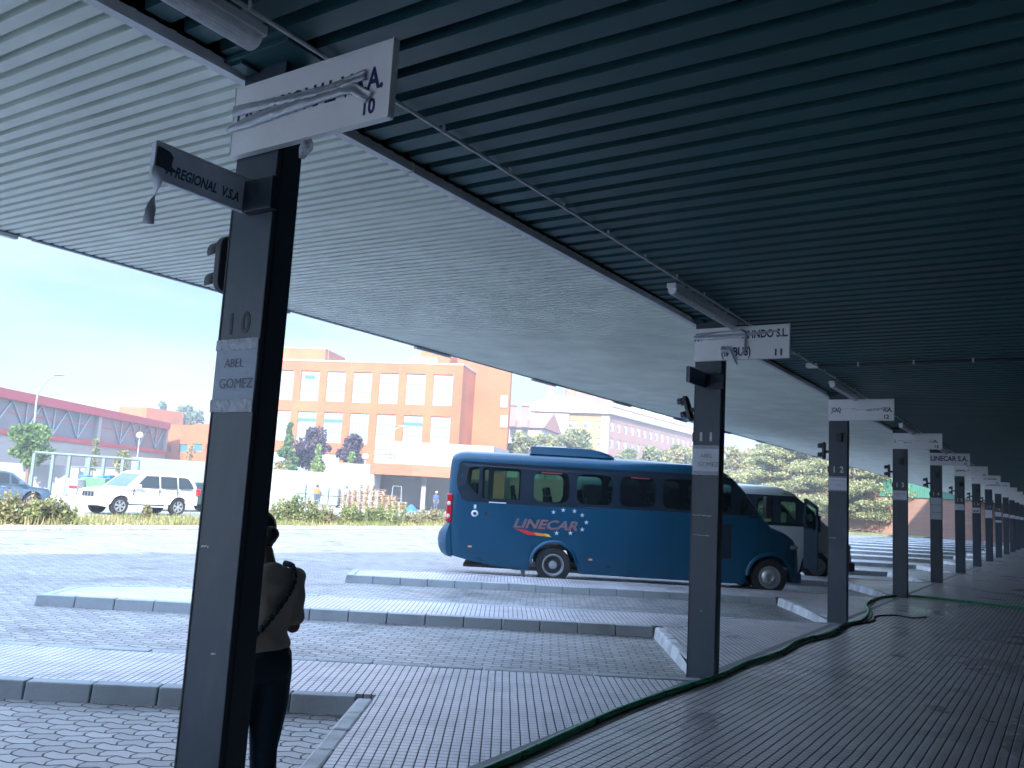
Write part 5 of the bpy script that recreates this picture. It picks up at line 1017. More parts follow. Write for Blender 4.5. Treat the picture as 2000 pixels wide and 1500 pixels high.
for (x0, x1, y0, lab) in ((578, 619, 944, 'wide wrapped pallet load left of the person in orange'), (624, 662, 951, 'wrapped pallet load right of the person in orange')):
    a = W(x0, y0, 69); b = W(x1, y0, 69); r0 = empty('wrapped_load', ((a.x + b.x) / 2, 69.6, G), lab, 'pallet load', 'wrapped pallet loads in the yard')
    nx = 2
    for i in range(nx):
        xa = a.x + (b.x - a.x) * i / nx; xb = a.x + (b.x - a.x) * (i + 1) / nx
        for k in range(2): mb = MB(); mb.box(xa + .02, xb - .02, 69 + .01 * k, 70.1, G + .15 + k * (a.z - G - .15) / 2, G + .13 + (k + 1) * (a.z - G - .15) / 2 - .02 * i); mb.build('wrapped_stack', M['wrap'], r0, bevel=.07)
    mb = pallet(Vector(((a.x + b.x) / 2, 69.5, G + .005)), 0, None); mb.build('pallet', M['pallet2'], r0)
for i, (px, Y, s_, lab) in enumerate(((538, 66, .55, 'white sack heap nearest the column'), (550, 66.4, .75, 'larger white sack in the heap'), (563, 66.2, .5, 'small white sack right of the heap'))):
    p = gnd(px, Y); mb = MB(); mb.ell((p.x, p.y, G + s_ * .8), (s_ * 1.1, s_ * .8, s_), 16, 10); o = mb.build('white_sack', M['sack'], smooth='all'); tag(o, lab, 'sack', 'white sacks in the yard')
    for v in o.data.vertices: v.co += Vector((random.uniform(-.06, .06), 0, random.uniform(-.06, .06)))
p = gnd(812, 68); tp = MB(); n = 14; vs = []
for i in range(n + 1):
    for k in range(7): u = i / n; vs.append((p.x - .75 + 1.7 * u, 67.6 + k * .14, G + .02 + (.55 * math.sin(math.pi * min(1, u * 1.6)) ** 1.2 * math.sin(math.pi * k / 6) + random.uniform(0, .09)) * (1 if u < .62 else .6)))
tp.add(vs, [(i * 7 + k, (i + 1) * 7 + k, (i + 1) * 7 + k + 1, i * 7 + k + 1) for i in range(n) for k in range(6)]); tag(tp.build('blue_tarpaulin', mat('tarp', (.01, .10, .50), .35), smooth=True), 'crumpled blue tarpaulin on the ground in front of the white building', 'tarpaulin')
M['trestle'] = mat('trestle_steel', (.22, .25, .27), .5)
def trestle(px, Y, h, lab, spread=.45, wd=.6):
    p = gnd(px, Y); r0 = empty('trestle', (p.x, Y, G), lab, 'trestle', 'metal trestles in the yard')
    for x in (-wd / 2, wd / 2):
        for s_ in (-1, 1): mb = MB(); mb.tube([(p.x + x * 1.3, Y + s_ * spread, G), (p.x + x, Y, G + h)], .022, 5); mb.build('leg', M['trestle'], r0)
    mb = MB(); mb.tube([(p.x - wd / 2, Y, G + h), (p.x + wd / 2, Y, G + h)], .022, 5); mb.build('top_bar', M['trestle'], r0); mb = MB(); mb.tube([(p.x - wd * .6, Y - spread * .5, G + h * .5), (p.x + wd * .6, Y - spread * .5, G + h * .5)], .016, 5); mb.build('cross_bar', M['trestle'], r0)
trestle(660, 66, 2.1, 'tall metal trestle in front of the wrapped load', wd=.9); trestle(693, 66.3, 2.2, 'tall metal trestle in front of the middle pallets', wd=.8); trestle(776, 72, 2.0, 'metal trestle right of the pallets', wd=.7); trestle(732, 65, 1.5, 'short metal trestle in front of the tallest pallets', wd=.5)
for i, px in enumerate((533, 542)): p0 = gnd(px, 62); mb = MB(); mb.box(p0.x - .07, p0.x + .07, 61.93, 62.07, G, G + 2.4 - .1 * i); tag(mb.build('white_post', M['cap'], bevel=.01), ['left white post just right of the nearest column', 'right white post beside the sacks'][i], 'post', 'white posts by the sacks')

# lamps of the far street
def globe_lamp(px, pyc, Y, lab, base=None):
    c = W(px, pyc, Y); r0 = empty('globe_lamp', (c.x, Y, G), lab, 'street lamp', 'globe street lamps'); mb = MB(); mb.tube([(c.x, Y, G), (c.x, Y, c.z - .25)], [.07, .05], 8); mb.build('pole', M['cap'], r0); mb = MB(); mb.ell(c, (.33, .33, .33), 16, 10); mb.build('globe', mat('globe_%d' % px, (.72, .70, .62), .3), r0, smooth='all')
globe_lamp(273, 850, 88, 'cream globe street lamp in front of the glazed hall'); globe_lamp(714, 892, 84, 'white globe street lamp at the left end of the white building')
def curved_lamp(pts, Y, lab, r=.09):
    ps = [W(a, b, Y) for a, b in pts]; r0 = empty('street_lamp', (ps[0].x, Y, G), lab, 'street lamp', 'tall curved street lamps'); p0 = Vector((ps[0].x, Y, G)); mb = MB(); pp = smooth_path([p0] + ps, 6); mb.tube(pp, [r * (1 - .5 * i / len(pp)) for i in range(len(pp))], 8); mb.build('pole', M['trestle'], r0, smooth='all')
    e = ps[-1]; d_ = (ps[-1] - ps[-2]).normalized(); mb = MB(); mb.ell(e + d_ * .3, (.55, .2, .10), 12, 6); mb.build('lamp_head', M['trestle'], r0, smooth='all')
curved_lamp([(66, 838), (72, 780), (82, 755), (96, 740), (108, 735)], 68, 'tall curved street lamp standing over the tree at the left')
curved_lamp([(760, 862), (763, 850), (771, 839), (781, 835)], 84, 'slim curved street lamp rising above the white building', .07)

# apartments behind the trees
M['apt_yellow'] = mat('apt_yellow_brick', (.30, .17, .075), .8, var=.08, vscale=.3); M['apt_pink'] = mat('apt_pink_brick', (.25, .135, .11), .8, var=.08, vscale=.3); M['apt_cream'] = mat('apt_cream', (.33, .30, .26), .7, var=.05, vscale=.3); M['tiles'] = mat('roof_tiles', (.25, .11, .08), .8, var=.15, vscale=.5, bump=.5, bscale=3)
M['apt_window'] = mat('apt_window', (.30, .32, .33), .35, var=.2, vscale=.4); M['apt_dark'] = mat('apt_glass', (.10, .12, .15), .15)
ap = empty('apartment_block', gnd(1180, 150), 'six storey apartment block, yellow front and long pink brick side, red tiled roof', 'apartment building')
A = gnd(1036, 153); B = gnd(1184, 150); C_ = gnd(1356, 187)
_, zc = hit(1160, 793.5, A, B); _, zc0 = hit(1160, 808, A, B)
def apt_face(A, B, m, cols, rows, z_first, dz, wh, ww, lab, dark=.3, f_off=0):
    L_ = (B - A).length; hs = []
    for r_ in range(rows):
        for s_ in cols: a = L_ * s_; hs.append((a - ww / 2, a + ww / 2, z_first - r_ * dz, z_first - r_ * dz + wh))
    o, f = block('wall', m, ap, A, B, 12, G, zc0 + .01, hs, .2)
    for h_ in hs:
        mb = MB(); mb.fbox(lambda x, y, z: f(x, z, y), h_[0], h_[1], -.22, -.15, h_[2], h_[3]); w0 = mb.build('window', M['apt_window'], ap)
        k = random.uniform(.25, .8); mb = MB(); mb.fbox(lambda x, y, z: f(x, z, y), h_[0] + .12, (h_[0] + h_[1]) / 2 - .05, -.149, -.13, h_[2] + .12, h_[2] + .12 + (wh - .24) * k); mb.build('pane', M['apt_dark'], w0)
    return f, L_
f1, L1 = apt_face(A, B, M['apt_yellow'], (.16, .32, .52, .72, .90), 5, zc0 - 2.7, 3.0, 1.35, 1.5, '')
f2, L2 = apt_face(B, C_, M['apt_pink'], tuple((i + .5) / 15 for i in range(15)), 5, zc0 - 2.9, 3.0, 1.7, 1.5, '')
mb = MB(); mb.fbox(lambda x, y, z: f1(x, z, y), -.8, L1 + .6, -13, .8, zc0 + .02, zc); mb.build('cornice', M['apt_cream'], ap)
mb = MB(); mb.fbox(lambda x, y, z: f2(x, z, y), -.3, L2, -13, .6, zc0 + .03, zc + .01); mb.build('cornice', M['apt_cream'], ap)
mb = MB(); mb.fbox(lambda x, y, z: f1(x, z, y), L1 - 1.3, L1 + .05, -2, .12, G, zc0); mb.build('corner_bay', M['apt_cream'], ap)
for s_ in (.36,): mb = MB(); mb.fbox(lambda x, y, z: f1(x, z, y), L1 * s_ - 1.6, L1 * s_ + 1.6, .02, .9, G, zc0 - .3); mb.build('balcony_stack', M['apt_cream'], ap)
for f_, L_ in ((f1, L1), (f2, L2)):
    mb = MB(); mb.add([f_(-.5, zc + .02, .7), f_(L_ + .3, zc + .02, .7), f_(L_ - 2, zc + 2.5, -6), f_(2.5, zc + 2.5, -6), f_(-.5, zc + .02, -13), f_(L_, zc + .02, -13)], [(0, 1, 2, 3), (0, 3, 4), (1, 5, 2), (3, 2, 5, 4)]); mb.build('roof', M['tiles'], ap)
for s_ in (.15, .55, .85): mb = MB(); p = f1(L1 * s_, zc, -3.5); mb.box(p.x - .6, p.x + .6, p.y, p.y + 1, zc + .5, zc + 4.2); mb.build('chimney', M['apt_pink'], ap)
for i in range(5): mb = MB(); mb.fbox(lambda x, y, z: f2(x, z, y), L2 * (.1 + .18 * i), L2 * (.1 + .18 * i) + 2.4, -2.5, -.6, zc + .4, zc + 2.0); mb.build('dormer', M['apt_cream'], ap)
ap2 = empty('terraced_houses', gnd(1010, 140), 'low red roofed houses with chimneys between the orange building and the apartments', 'building')
A = gnd(975, 141); B = gnd(1052, 139); _, z1 = hit(1010, 835, A, B); _, z2 = hit(1010, 805, A, B)
o, f = block('wall', M['apt_cream'], ap2, A, B, 12, G, z1); L_ = (B - A).length
mb = MB(); mb.add([f(-.5, z1, .6), f(L_ + .5, z1, .6), f(L_ + .5, z2 + .6, -6), f(-.5, z2 + .6, -6), f(-.5, z1, -12), f(L_ + .5, z1, -12)], [(0, 1, 2, 3), (3, 2, 5, 4), (0, 3, 4), (1, 5, 2)]); mb.build('roof', M['tiles'], ap2)
for px, yt in ((1003, 790), (1027, 791)): p = W(px, yt, 136); mb = MB(); mb.box(p.x - .5, p.x + .5, 138, 139, z1, p.z); mb.box(p.x - .7, p.x + .7, 137.8, 139.2, p.z + .002, p.z + .3); mb.build('chimney', M['apt_pink'], ap2)
r3 = empty('red_tower_block', gnd(1130, 195), 'plain red brick upper storey rising behind the apartment roof', 'building'); A = gnd(1098, 195); B = gnd(1210, 195); _, z1 = hit(1110, 757, A, B); block('wall', M['orange'], r3, A, B, 8, G, z1)
pt = empty('pale_panel_tower', gnd(1478, 125), 'narrow pale ribbed tower between the yellow tree and the big cedar', 'tower'); A = gnd(1469, 125); B = gnd(1490, 125); _, z1 = hit(1478, 890, A, B); o, f = block('wall', M['apt_cream'], pt, A, B, 3, G, z1)
for k in range(9): mb = MB(); mb.fbox(lambda x, y, z: f(x, z, y), .05, (B - A).length - .05, .003, .08, 1 + k * .9, 1.5 + k * .9); mb.build('louvre', M['blind'], pt)

# end of the station: brick wall and green shed
M['brick_red'] = brickmat('end_wall_brick', (.20, .095, .07), (.26, .135, .10), (.20, .145, .12), sc=2)
k = MB(); k.fbox(P, -60, -12.65, 82, 82.35, G, 3.9); tag(k.build('brick_wall', M['brick_red']), 'long brick wall closing the yard behind the big cedar', 'wall')
gs = empty('green_shed', P(0, 80, G), 'shed with brick lower wall and green corrugated upper cladding at the end of the canopy', 'building')
k = MB(); k.fbox(P, -12.6, 10, 82.0, 95, G, 3.6); k.build('wall', M['brick_red'], gs)
k = MB(); k.fbox(P, -12.64, 10, 81.9, 95, 3.61, 7.2); k.build('cladding', mat('green_sheet', (.045, .17, .12), .5, var=.1), gs)
k = MB()
for i in range(112): k.fbox(P, -12.6 + i * .2, -12.52 + i * .2, 81.84, 81.899, 3.62, 7.15)
k.build('cladding_ribs', bpy.data.materials['green_sheet'], gs)
k = MB(); k.fbox(P, -60, -8, 76.5, 81.9, G + .004, G + .16); o = k.build('verge', mat('verge_grass', (.13, .17, .06), .9, var=.35, vscale=1.5)); tag(o, 'grass verge at the foot of the end wall', 'verge', kind='structure')
# ------------------------------------------------------------------ planted strip
M['soil'] = mat('strip_soil', (.24, .20, .13), .9, var=.3, vscale=1.2, bump=.6, bscale=20)
k = MB(); k.fbox(P, -26.6, -21.75, -22, 68, G + .004, G + .12); tag(k.build('planted_strip', M['soil']), 'strip of dry soil and grass beyond the bus yard', 'verge', kind='structure')
for lat, nm in ((-21.75, 'low worn kerb along the near side of the planted strip'), (-26.75, 'low kerb along the car side of the planted strip')):
    k = MB()
    for i in range(88): a = -20 + i * 1.0; k.fbox(P, lat, lat + .14, a, a + .985, G + .004, G + .135 + random.uniform(-.012, .006))
    tag(k.build('strip_kerb', M['kerb_pale'], bevel=.015), nm, 'kerb', kind='structure')
M['grass'] = leafmat('grass_blades', (.16, .20, .055), (.30, .26, .12), .4, .5)
gn = np.random.default_rng(3); n = 42000; la = -26.6 + 4.8 * gn.random(n); aa = -20 + 75 * gn.random(n) ** .8
hgt = .06 + .20 * gn.random(n) ** 2 + .10 * (np.sin(aa * 1.3) * np.cos(la * 2) > .4); an = gn.random(n) * 6.28
c = np.array([[O.x, O.y]]) + la[:, None] * np.array([[RR.x, RR.y]]) + aa[:, None] * np.array([[D.x, D.y]]); wv = .012 + .02 * gn.random(n)
v0 = np.stack([c[:, 0] - np.cos(an) * wv, c[:, 1] - np.sin(an) * wv, np.full(n, G + .1)], 1); v1 = np.stack([c[:, 0] + np.cos(an) * wv, c[:, 1] + np.sin(an) * wv, np.full(n, G + .1)], 1)
v2 = np.stack([c[:, 0] + gn.normal(size=n) * .05, c[:, 1] + gn.normal(size=n) * .05, G + .1 + hgt], 1)
V = np.stack([v0, v1, v2], 1).reshape(-1, 3); me = bpy.data.meshes.new('grass'); me.vertices.add(3 * n); me.vertices.foreach_set('co', V.ravel()); me.loops.add(3 * n); me.loops.foreach_set('vertex_index', np.arange(3 * n)); me.polygons.add(n); me.polygons.foreach_set('loop_start', np.arange(n) * 3); me.update(calc_edges=True)
me.materials.append(M['grass']); o = bpy.data.objects.new('grass', me); COL.objects.link(o); tag(o, 'dry and green grass growing along the planted strip', 'grass', kind='stuff')
M['bush'] = leafmat('bush_leaf', (.13, .17, .055), (.24, .25, .10), .45, 1.2); M['bush_dry'] = leafmat('dry_leaf', (.24, .19, .10), (.20, .22, .09), .4, 1.5); M['stem'] = mat('stem', (.16, .11, .07), .9, var=.2)
def bush(lat, al, w_, h, m, lab, seed, dens=1.0):
    p = P(lat, al, G + .1); r0 = empty('bush', p, lab, 'bush', 'bushes growing on the planted strip'); g_ = random.Random(seed); blobs = []
    for i in range(7):
        a = g_.uniform(0, 6.28); rr_ = g_.uniform(0, .55) * w_; hh = g_.uniform(.35, .75) * h; blobs.append((p.x + rr_ * math.cos(a), p.y + rr_ * math.sin(a), G + .1 + hh * .55, w_ * g_.uniform(.25, .42), w_ * g_.uniform(.25, .42), hh * .6, int(260 * dens)))
    for i in range(8):
        a = g_.uniform(0, 6.28); rr_ = g_.uniform(0, .6) * w_; blobs.append((p.x + rr_ * math.cos(a), p.y + rr_ * math.sin(a), G + .1 + h * .6, .07, .07, h * g_.uniform(.3, .48), 50))
    leaves('foliage', m, blobs, .055, r0, seed)
    mb = MB()
    for i in range(7): a = g_.uniform(0, 6.28); mb.tube([p, p + Vector((math.cos(a) * w_ * .25, math.sin(a) * w_ * .25, h * .45)), p + Vector((math.cos(a) * w_ * .4, math.sin(a) * w_ * .4, h * g_.uniform(.7, 1.0)))], [.02, .012, .005], 5)
    mb.build('stems', M['stem'], r0)
def bpos(px, py=1030):  # strip position under a sight line
    q = W(px, 950, 1) - Vector((0, 0, H)); a = (Vector((0, 0, H)) - O); return q
def along_at(px, lat):
    q = W(px, 1000, 1) - Vector((0, 0, H)); k = (lat - (Vector((0, 0, H)) - O).dot(RR)) / q.dot(RR); p = Vector((0, 0, H)) + q * k; return (p - O).dot(D)
bl = [(-10, -23, .9, .85, 'bush', 'leafy green bush at the left picture edge in front of the slate blue car'), (28, -22.8, .95, .95, 'bush_dry', 'tall feathery bush with one upright shoot below the slate blue car'), (62, -22.6, .8, .75, 'bush', 'low bush between the feathery bush and the car rear wheel'), (100, -22.8, .85, .85, 'bush_dry', 'dry brownish bush under the tail of the slate blue car'), (128, -22.6, .6, .6, 'bush', 'small bush ending the left hand row'),
 (545, -24, .9, .7, 'bush', 'low bush just right of the nearest column'), (575, -23.8, 1.2, 1.25, 'bush', 'big rounded green bush in front of the wrapped pallets'), (612, -23.6, 1.1, 1.0, 'bush', 'green bush right of the big rounded one'), (645, -23.2, 1.0, .75, 'bush_dry', 'dry low bush in front of the short pallet stack'), (690, -23.8, 1.2, .95, 'bush', 'mid green bush in front of the middle pallet stack'), (728, -23.8, 1.2, .95, 'bush', 'bushy shrub in front of the tallest pallets'), (765, -23.6, 1.3, 1.0, 'bush', 'tallest shrub left of the blue tarpaulin'), (805, -23.8, 1.2, .6, 'bush_dry', 'low dry bush in front of the blue tarpaulin'), (845, -23.8, 1.3, .85, 'bush_dry', 'pale dry bush beside the minibus tail')]
for i, (px, lat, w_, h, m, lab) in enumerate(bl): bush(lat, along_at(px, lat), w_, h, M[m], lab, 40 + i)
for (px, lab, hh) in ((285, 'lone dry weed in front of the white estate car', .55),): bush(-25.5, along_at(px, -25.5), .25, hh, M['bush_dry'], lab, 77, .15)

# ------------------------------------------------------------------ trees
def tree(name, lab, px, Y, ytop, ybot_crown, wpx, mleaf, cat='tree', shape='round', nl=3000, leaf=.16, seed=1, group=None, trunk=.14, lean=0):
    c = gnd(px, Y); zt_ = W(px, ytop, Y).z; zb = W(px, ybot_crown, Y).z; rw = abs(W(px + wpx / 2, 900, Y).x - W(px, 900, Y).x); g_ = random.Random(seed); r0 = empty(name, (c.x, Y, G), lab, cat, group)
    hh = zt_ - zb; blobs = []; nb = 26
    for i in range(nb):
        if shape == 'cone': t = g_.random() ** 1.3; r_ = rw * (1 - t) * .8 + .1; z = zb + hh * t * .95; s_ = max(.2, rw * (1 - t) * .45 + .12); d_ = g_.uniform(.2, .75) * r_
        elif shape == 'column': t = g_.random(); r_ = rw * (.5 + .5 * math.sin(math.pi * min(1, t * .8 + .2))); z = zb + hh * t; s_ = rw * .42; d_ = g_.uniform(0, .55) * r_
        else: t = g_.random(); r_ = rw * math.sqrt(max(.05, 1 - (2 * t - 1) ** 2)) ; z = zb + hh * (.1 + .8 * t); s_ = rw * g_.uniform(.26, .42); d_ = g_.uniform(.0, .8) * r_
        a = g_.uniform(0, 6.28); blobs.append((c.x + d_ * math.cos(a), Y + d_ * math.sin(a), z, s_ * 1.1, s_ * 1.1, s_ * (.8 if shape != 'cone' else .9), nl // nb))
    leaves('crown', mleaf, blobs, leaf, r0, seed)
    mb = MB(); base = Vector((c.x, Y, G)); mb.tube([base, base + Vector((lean * .5, 0, (zb - G) * .6)), Vector((c.x + lean, Y, zb + hh * .5)), Vector((c.x + lean, Y, zb + hh * .85))], [trunk * 1.3, trunk, trunk * .6, trunk * .2], 8)
    for i in range(6): b = blobs[i * 3]; mb.tube([Vector((c.x + lean, Y, zb + hh * .1 * i)), Vector((b[0], b[1], b[2]))], [trunk * .4, .02], 5)
    mb.build('trunk', M['stem'], r0, smooth=True); return r0
L_green = leafmat('leaf_green', (.08, .15, .035), (.16, .24, .06), .35, .8); L_yel = leafmat('leaf_yellow_green', (.20, .21, .09), (.29, .26, .12), .35, .5); L_pur = leafmat('leaf_purple', (.055, .04, .065), (.10, .07, .10), .4, .8); L_con = leafmat('leaf_conifer', (.07, .15, .05), (.12, .20, .06), .3, .8); L_lime = leafmat('leaf_lime', (.16, .26, .06), (.22, .30, .09), .3, .8); L_olive = leafmat('leaf_olive', (.14, .17, .07), (.24, .25, .12), .4, .35); L_mist = leafmat('leaf_grey_green', (.12, .17, .11), (.18, .22, .14), .3, .4)
tree('leafy_tree', 'bright green leafy tree in front of the glazed hall below the curved street lamp', 50, 64, 823, 912, 88, L_green, nl=5200, leaf=.15, seed=3)
tree('sapling', 'thin sparse sapling behind the steel frame', 177, 66, 857, 920, 22, L_olive, shape='column', nl=500, leaf=.10, seed=4, trunk=.05)
tree('yellow_shrub_tree', 'small yellow leaved tree right of the steel frame', 231, 68, 878, 922, 38, L_yel, nl=1600, leaf=.12, seed=5)
tree('small_autumn_tree', 'sparse brown leaved sapling in front of the low annexe', 366, 100, 868, 905, 22, L_yel, nl=300, leaf=.12, seed=6, trunk=.05)
tree('poplar_tree', 'pale green poplar behind the low annexe', 352, 150, 792, 835, 62, L_mist, nl=3200, leaf=.32, seed=7)
tree('poplar_tree', 'slim pale poplar top behind the hall roof', 300, 160, 787, 835, 24, L_mist, shape='column', nl=1200, leaf=.32, seed=8)
tree('cypress_tree', 'tall dark green conifer just right of the nearest column', 556, 84, 822, 925, 56, L_con, shape='cone', nl=5200, leaf=.15, seed=9, cat='conifer')
tree('purple_plum_tree', 'large purple leaved tree between the two conifers', 606, 88, 834, 925, 82, L_pur, nl=5200, leaf=.16, seed=10, group='purple leaved trees')
tree('purple_plum_tree', 'smaller purple leaved tree left of the white building', 686, 88, 852, 912, 66, L_pur, nl=3800, leaf=.16, seed=11, group='purple leaved trees')
tree('young_conifer', 'lime green young conifer in front of the large purple tree', 617, 83, 866, 930, 36, L_lime, shape='cone', nl=2600, leaf=.12, seed=12, cat='conifer')
tree('young_conifer', 'small lime green conifer tip above the wall in front of the smaller purple tree', 682, 83.5, 880, 925, 28, L_lime, shape='cone', nl=1500, leaf=.12, seed=13, cat='conifer')
tree('yellow_bush_tree', 'low yellow green bush behind the wall beside the nearest column', 541, 82.5, 902, 930, 36, L_yel, nl=900, leaf=.14, seed=14)
for i, (px, Y, yt, wpx, lab) in enumerate(((962, 112, 855, 60, 'leftmost olive tree at the foot of the tall brick wing'), (1012, 110, 843, 72, 'olive green tree in front of the red roofed houses'), (1064, 112, 850, 70, 'yellow green tree under the yellow apartment front'), (1118, 110, 838, 84, 'largest olive tree in front of the apartment corner'))): tree('plane_tree', lab, px, Y, yt, 905, wpx, L_yel if i in (0, 2) else L_olive, nl=3600, leaf=.24, seed=20 + i, group='trees in front of the apartments')
for i, (px, Y, yt, wpx, lab) in enumerate(((1225, 120, 880, 70, 'low tree above the minibus roof left of the pink side'), (1268, 118, 876, 76, 'rounded tree under the pink apartment side'), (1318, 118, 872, 80, 'yellow leaved tree left of column 11'), (1352, 122, 872, 50, 'tree partly hidden by column 11'))): tree('plane_tree', lab, px, Y, yt, 925, wpx, (L_olive, L_olive, L_yel, L_olive)[i], nl=3200, leaf=.24, seed=30 + i, group='trees in front of the apartments')
tree('autumn_tree', 'yellow orange tree right of column 11 behind the minibus windscreen', 1432, 104, 868, 955, 80, L_yel, nl=4200, leaf=.20, seed=36); tree('autumn_tree', 'pale green tree filling the gap left of the ribbed tower', 1458, 112, 872, 955, 66, L_yel, nl=3200, leaf=.2, seed=37)
# cedar: layered boughs on a forked trunk
L_ced = leafmat('leaf_cedar', (.17, .19, .08), (.36, .36, .18), .5, .7)
def cedar(lab, px, Y, ytop, ybot, wpx, seed, nb=60, nl=210, trunk_px=None):
    c = gnd(px, Y); zt_ = W(px, ytop, Y).z; zb = W(px, ybot, Y).z; rw = abs(W(px + wpx / 2, 900, Y).x - W(px, 900, Y).x); g_ = random.Random(seed); r0 = empty('cedar_tree', (c.x, Y, G), lab, 'cedar', 'cedars in front of the end wall'); bl_ = []
    for i in range(nb):
        t = (i + g_.random()) / nb; env = math.sin(math.pi * min(1, .25 + t * .72)) ** .7; a = g_.uniform(0, 6.28); d_ = rw * env * math.sqrt(g_.uniform(.05, 1)); s_ = rw * g_.uniform(.12, .24)
        bl_.append((c.x + d_ * math.cos(a), Y + d_ * math.sin(a) * .8, zb + (zt_ - zb) * t - .12 * d_ + .3, s_ * 1.25, s_ * 1.25, s_ * .42, nl))
    leaves('crown', L_ced, bl_, .115, r0, seed, shell=.2)
    mb = MB(); tp_ = gnd(trunk_px or px, Y); base = Vector((tp_.x, Y, G)); mb.tube([base, base + Vector((-.15, 0, 1.2)), base + Vector((-.5, 0, zb - G + 1.0)), Vector((c.x, Y, zb + (zt_ - zb) * .5)), Vector((c.x, Y, zt_ - .8))], [.42, .33, .26, .18, .04], 10)
    for i in range(0, nb, 3): b = bl_[i]; mb.tube([Vector((c.x, Y, b[2] - .3)), Vector((b[0], b[1], b[2] - .1))], [.07, .02], 5)
    mb.build('trunk', mat('cedar_bark%d' % seed, (.30, .24, .17), .9, var=.25, bump=.8, bscale=6), r0, smooth=True)
cedar('big spreading cedar with pale boughs, its trunk between columns 12 and 13', 1668, 86, 868, 1006, 215, 51, 190, 330, 1708)
cedar('tall pale cedar left of column 12 above the pale minibus', 1545, 90, 852, 1004, 185, 52, 190, 330)
cedar('lower cedar boughs between column 12 and the ribbed tower', 1500, 97, 870, 985, 100, 53, 90, 300)
for i, (px, Y, l_, lab) in enumerate(((1690, 84.0, 1.6, 'pruned branches lying on the verge left of the cedar trunk'), (1668, 84.6, 1.9, 'second heap of pruned branches further left on the verge'))):
    p = gnd(px, Y); mb = MB(); g_ = random.Random(i)
    mb.tube([p + Vector((-l_, 0, .1)), p + Vector((-.2 * l_, .1, .35)), p + Vector((l_ * .8, 0, .15))], [.07, .05, .02], 6); tag(mb.build('fallen_branch', M['stem']), lab, 'branch', 'fallen branches')

# ------------------------------------------------------------------ people
def remesh(o, vox, sm=6):
    md = o.modifiers.new('r', 'REMESH'); md.mode = 'VOXEL'; md.voxel_size = vox; s_ = o.modifiers.new('s', 'SMOOTH'); s_.iterations = sm; s_.factor = .5
    bpy.context.view_layer.update(); me = bpy.data.meshes.new_from_object(o.evaluated_get(bpy.context.evaluated_depsgraph_get())); o.modifiers.clear(); me.name = o.name; mats = [m for m in o.data.materials]; o.data = me; me.materials.clear(); [me.materials.append(m) for m in mats]
    for p in me.polygons: p.use_smooth = True
    return o
def loft(mb, secs, n=18):  # sections (x, y, z, rx, ry, yaw)
    vs = []
    for (x, y, z, rx, ry) in secs:
        for k in range(n): a = 2 * math.pi * k / n; vs.append((x + rx * math.cos(a), y + ry * math.sin(a), z))
    m_ = len(secs); mb.add(vs, [(i * n + k, i * n + (k + 1) % n, (i + 1) * n + (k + 1) % n, (i + 1) * n + k) for i in range(m_ - 1) for k in range(n)] + [tuple(reversed(range(n))), tuple(range((m_ - 1) * n, m_ * n))])
def limb(mb, pts, rs): 
    mb.tube(pts, rs, 12)
    for p, r_ in zip(pts, rs): mb.ell(p, (r_ * .995,) * 3, 12, 8)
M['skin'] = mat('skin', (.20, .125, .09), .5, var=.06, vscale=20); M['shirt'] = mat('ochre_shirt', (.50, .43, .36), .85, var=.10, vscale=6, bump=.5, bscale=14); M['leggings'] = mat('navy_leggings', (.012, .03, .055), .8, var=.15, vscale=5); M['hair'] = mat('dark_hair', (.012, .012, .014), .5, bump=.9, bscale=60, stretch=(1, 1, .2)); M['shoe'] = mat('shoe', (.30, .33, .36), .6)
def hand(mb, wrist, dirv, palm_n, s_=1.0, curl=.5):
    d_ = Vector(dirv).normalized(); n_ = Vector(palm_n).normalized(); sd_ = d_.cross(n_).normalized()
    limb(mb, [wrist, wrist + d_ * .035 * s_], [.022 * s_, .026 * s_]); mb.ell(wrist + d_ * .055 * s_, (.034 * s_, .034 * s_, .030 * s_), 12, 8)
    for i, (off, L_) in enumerate(((-.027, .062), (-.009, .072), (.009, .068), (.026, .054))):
        b0 = wrist + d_ * .075 * s_ + sd_ * off * s_; p1 = b0 + (d_ * math.cos(curl) + n_ * math.sin(curl)) * L_ * .5 * s_; p2 = p1 + (d_ * math.cos(curl * 2.4) + n_ * math.sin(curl * 2.4)) * L_ * .5 * s_
        limb(mb, [b0, p1, p2], [.0095 * s_, .0085 * s_, .007 * s_])
    b0 = wrist + d_ * .03 * s_ - sd_ * .028 * s_; p1 = b0 + (-sd_ * .7 + d_ * .6 + n_ * .3).normalized() * .035 * s_; p2 = p1 + (d_ * .8 + n_ * .6 - sd_ * .1).normalized() * .03 * s_; limb(mb, [b0, p1, p2], [.013 * s_, .010 * s_, .008 * s_])
